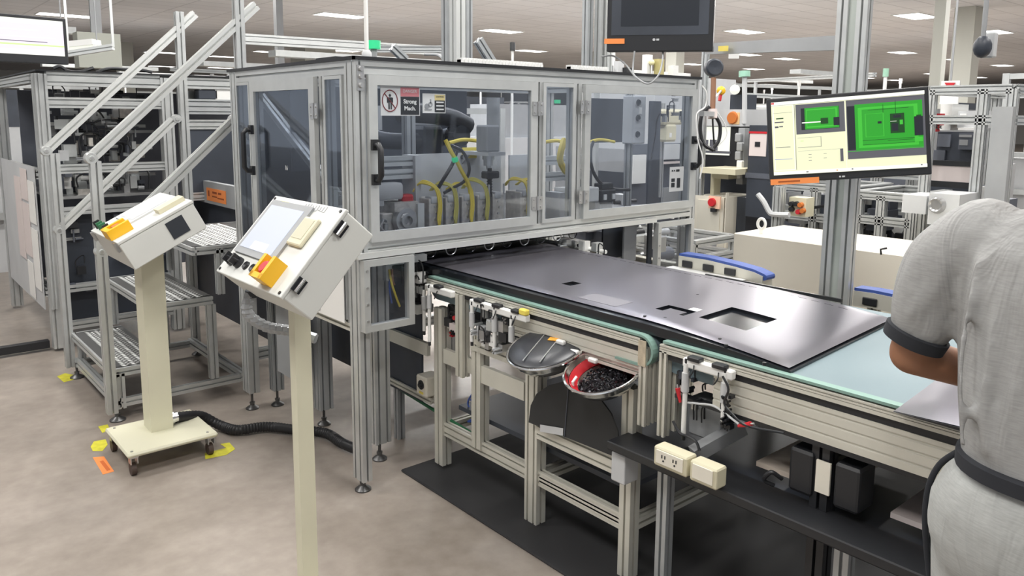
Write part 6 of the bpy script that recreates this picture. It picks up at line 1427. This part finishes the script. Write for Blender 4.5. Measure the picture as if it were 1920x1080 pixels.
# a few real folds where the sleeve hangs and along the back
for k in range(4):
    t_ = .22+.12*k; p = sh_l.lerp(el_l, t_)
    st_.tube([p+Vector((-.072, -.03, .05)), p+Vector((-.070, .01, .0)), p+Vector((-.055, .035, -.02))], .006, 6, smooth_pts=4)
for y0, y1 in ((.17, .13), (.12, .10), (.05, .07), (-.02, .03)):
    st_.tube([(1.50, PY0+y0-.02, 1.36), (1.458, PY0+(y0+y1)/2, 1.2), (1.448, PY0+y1, 1.03)], .008, 6, smooth_pts=5)
shirt = st_.build('shirt', SHIRT, W); fuse(shirt, .009, 9, .55)
for s, e, el, sh in ((1, e_l, el_l, sh_l), (-1, e_r, el_r, sh_r)):
    d = (el-sh).normalized(); cb_ = MB(); u = d.orthogonal().normalized(); v = d.cross(u); R_ = []
    for h_, r_ in ((.016, .050), (.020, .0600), (.044, .0575), (.047, .049)): R_.append([e+d*h_+Vector((-.006, s*.004, 0))+(u*math.cos(t_)+v*math.sin(t_))*r_ for t_ in [2*math.pi*k/28 for k in range(28)]])
    cb_.loft(R_, caps=False); cb_.build('sleeve_cuff', KNITB, W)
hm = MB(); hm.loft([ring((1.575, PY0, z), a, b_, 36, pw=2.3) for z, a, b_ in ((1.008,.160,.132),(1.004,.175,.148),(.979,.175,.148),(.975,.162,.135))], caps=False); hm.build('hem_band', KNITB, W)
# trousers
tr_ = MB(); tr_.loft([ring((1.578, PY0, z), a, b_, 28, pw=2.2) for z, a, b_ in ((.99,.160,.132),(.95,.195,.150),(.90,.215,.158),(.84,.218,.155),(.78,.20,.14))])
for s in (-1, 1): limb(tr_, [(1.58, PY0+s*.10, .86), (1.59, PY0+s*.11, .50), (1.575, PY0+s*.11, .09)], [.115, .085, .062], 20)
trs = tr_.build('trousers', TROU, W); fuse(trs, .010, 8)
MB().tube([(1.56, PY0+.168, .985), (1.56, PY0+.205, .94), (1.56, PY0+.222, .88), (1.565, PY0+.222, .80), (1.57, PY0+.205, .68)], .006, 10, smooth_pts=5).build('side_stripe', KNITB, W)
for s in (-1, 1):
    so2 = MB(); so2.loft([[Vector((1.52+L_, PY0+s*.115+w_*math.cos(t_)*(1), 0))+Vector((0, 0, h_*(.5+.5*math.sin(t_)))) for t_ in [2*math.pi*k/16 for k in range(16)]] for L_, w_, h_ in ((-.02,.022,.05),(.0,.040,.085),(.08,.046,.095),(.16,.050,.070),(.23,.046,.050),(.27,.022,.035))])
    so2.build('shoe', BLK, W)
# ------------------------------------------------------------------ overhead rails, trays and small fixtures in the hall
t = thing('linear_lamp', 'bright bar lamp hanging above the left machine beside the lilac monitor', 'lamp', tuple(DP(155, 90, 7)))
a, b_ = DP(118, 92, 7), DP(182, 86, 7)
MB().ext(a+EZ*.03, b_+EZ*.03, .16, .05, slot=False).build('housing', WHITE, t); MB().ext(a-EZ*.01, b_-EZ*.01, .13, .02, slot=False).build('tube', SCRW, t)
for q in (a, b_): MB().cyl(q+EZ*.05, (q.x, q.y, CEIL), .006, n=6).build('suspension_wire', GREYP, t)
a, b_ = DP(128, 101, 6.6), DP(212, 88, 6.6); MB().ext(a, b_, .04, .05).box((a.x-.01, a.y-.01, a.z), (a.x+.01, a.y+.01, CEIL)).box((b_.x-.01, b_.y-.01, b_.z), (b_.x+.01, b_.y+.01, CEIL)).build('overhead_rail', ALUB, label='short bright rail sloping up below the bar lamp', cat='rail')
t = thing('rail_support', 'grey cabinet hanging behind the upper end of the far handrail', 'cabinet', tuple(DP(200, 130, 8)))
q = DP(200, 128, 8); MB().box((q.x-.25, q.y, q.z-.0), (q.x+.15, q.y+.2, q.z+.35)).build('body', mat('sage_grey_paint', (.42, .43, .38), .6), t); MB().box((q.x-.1, q.y+.08, q.z+.35), (q.x, q.y+.12, CEIL)).build('hanger', GREYP, t)
for i, (pts, lab) in enumerate((([(100,128),(112,118),(128,124),(150,127),(175,124)], 'black cable lying along the left part of the left machine roof'), ([(180,128),(205,118),(235,126),(262,131),(285,136)], 'black cable lying along the right part of the left machine roof'))):
    P = []
    for x, y in pts: q = YP(x, y, 6.3); P.append((q.x, q.y, 1.90+.015*((x//10) % 3)))
    cable('roof_cable', P, .012, BLK, lab)
for i, (p0, p1, d0, d1, w_, lab) in enumerate(((( 1400,152),(1640,140), 13, 9, .05, 'thin overhead rail crossing behind the pillar'), ((1395,178),(1560,186), 9, 9, .05, 'light rail right of the pale green signal tower'), ((1330,158),(1560,166), 15, 15, .06, 'long pale rail far behind the signal tower'), ((1600,172),(1745,168), 12, 12, .05, 'pale rail running behind the top edge of the big monitor'), ((1180,150),(1300,160), 11, 11, .05, 'pale rail behind the cable loop at the right end of the roof'), ((320,130),(440,136), 11, 11, .05, 'pale rail between the two upper handrail posts'))):
    a, b_ = DP(*p0, d0), DP(*p1, d1); t = thing('overhead_rail', lab, 'rail', tuple((a+b_)/2), None); MB().ext(a, b_, w_, w_).build('bar', ALU, t)
    for q in (a.lerp(b_, .1), a.lerp(b_, .9)): MB().box((q.x-.02, q.y-.02, 0), (q.x+.02, q.y+.02, q.z)).build('support_post', ALU, t)
t = thing('gauge_rack', 'rack of small fittings above the right end of the roof', 'rack', tuple(DP(1210, 140, 7.5)))
q0, q1 = DP(1120, 140, 7.5), DP(1300, 150, 7.5); MB().ext(q0, q1, .04, .05).build('rail', ALU, t)
for q in (q0, q1): MB().box((q.x-.02, q.y-.02, 0), (q.x+.02, q.y+.02, q.z)).build('support_post', ALU, t)
for px, h_, m_ in ((1140, .10, GREYP), (1160, .14, LGREY), (1175, .08, BLK), (1213, .2, WHITE), (1235, .16, mat('olive_unit', (.45, .40, .18), .5)), (1262, .10, WHITE)):
    q = DP(px, 143, 7.45); MB().box((q.x-.04, q.y-.03, q.z), (q.x+.04, q.y+.03, q.z+h_)).build('fitting', m_, t)
MB().sph(DP(1222, 117, 7.4), .03, 10).build('pale_knob', mat('pale_yellow', (.8, .75, .45), .5), t); MB().cyl(DP(1222, 117, 7.4), DP(1222, 143, 7.4), .008, n=8).build('stem', STEEL, t)
t = thing('paper_tray_station', 'white document holder with sheets seen through the right of the second door', 'document holder', tuple(YP(1258, 330, 4.6)))
for (x0, y0, x1, y1, m_) in ((1235, 270, 1275, 300, LGREY), (1240, 302, 1276, 308, PINKP), (1186, 290, 1212, 345, WHITE), (1243, 350, 1276, 400, GREYP)):
    a, b_ = YP(x0, y1, 4.55), YP(x1, y0, 4.55); MB().box((a.x, 4.55, a.z), (b_.x, 4.58, b_.z)).build('sheet', m_, t)
a, b_ = YP(1180, 410, 4.6), YP(1285, 268, 4.6); MB().box((a.x, 4.6, .0), (b_.x, 4.64, b_.z)).build('back_board', NAVY2, t)
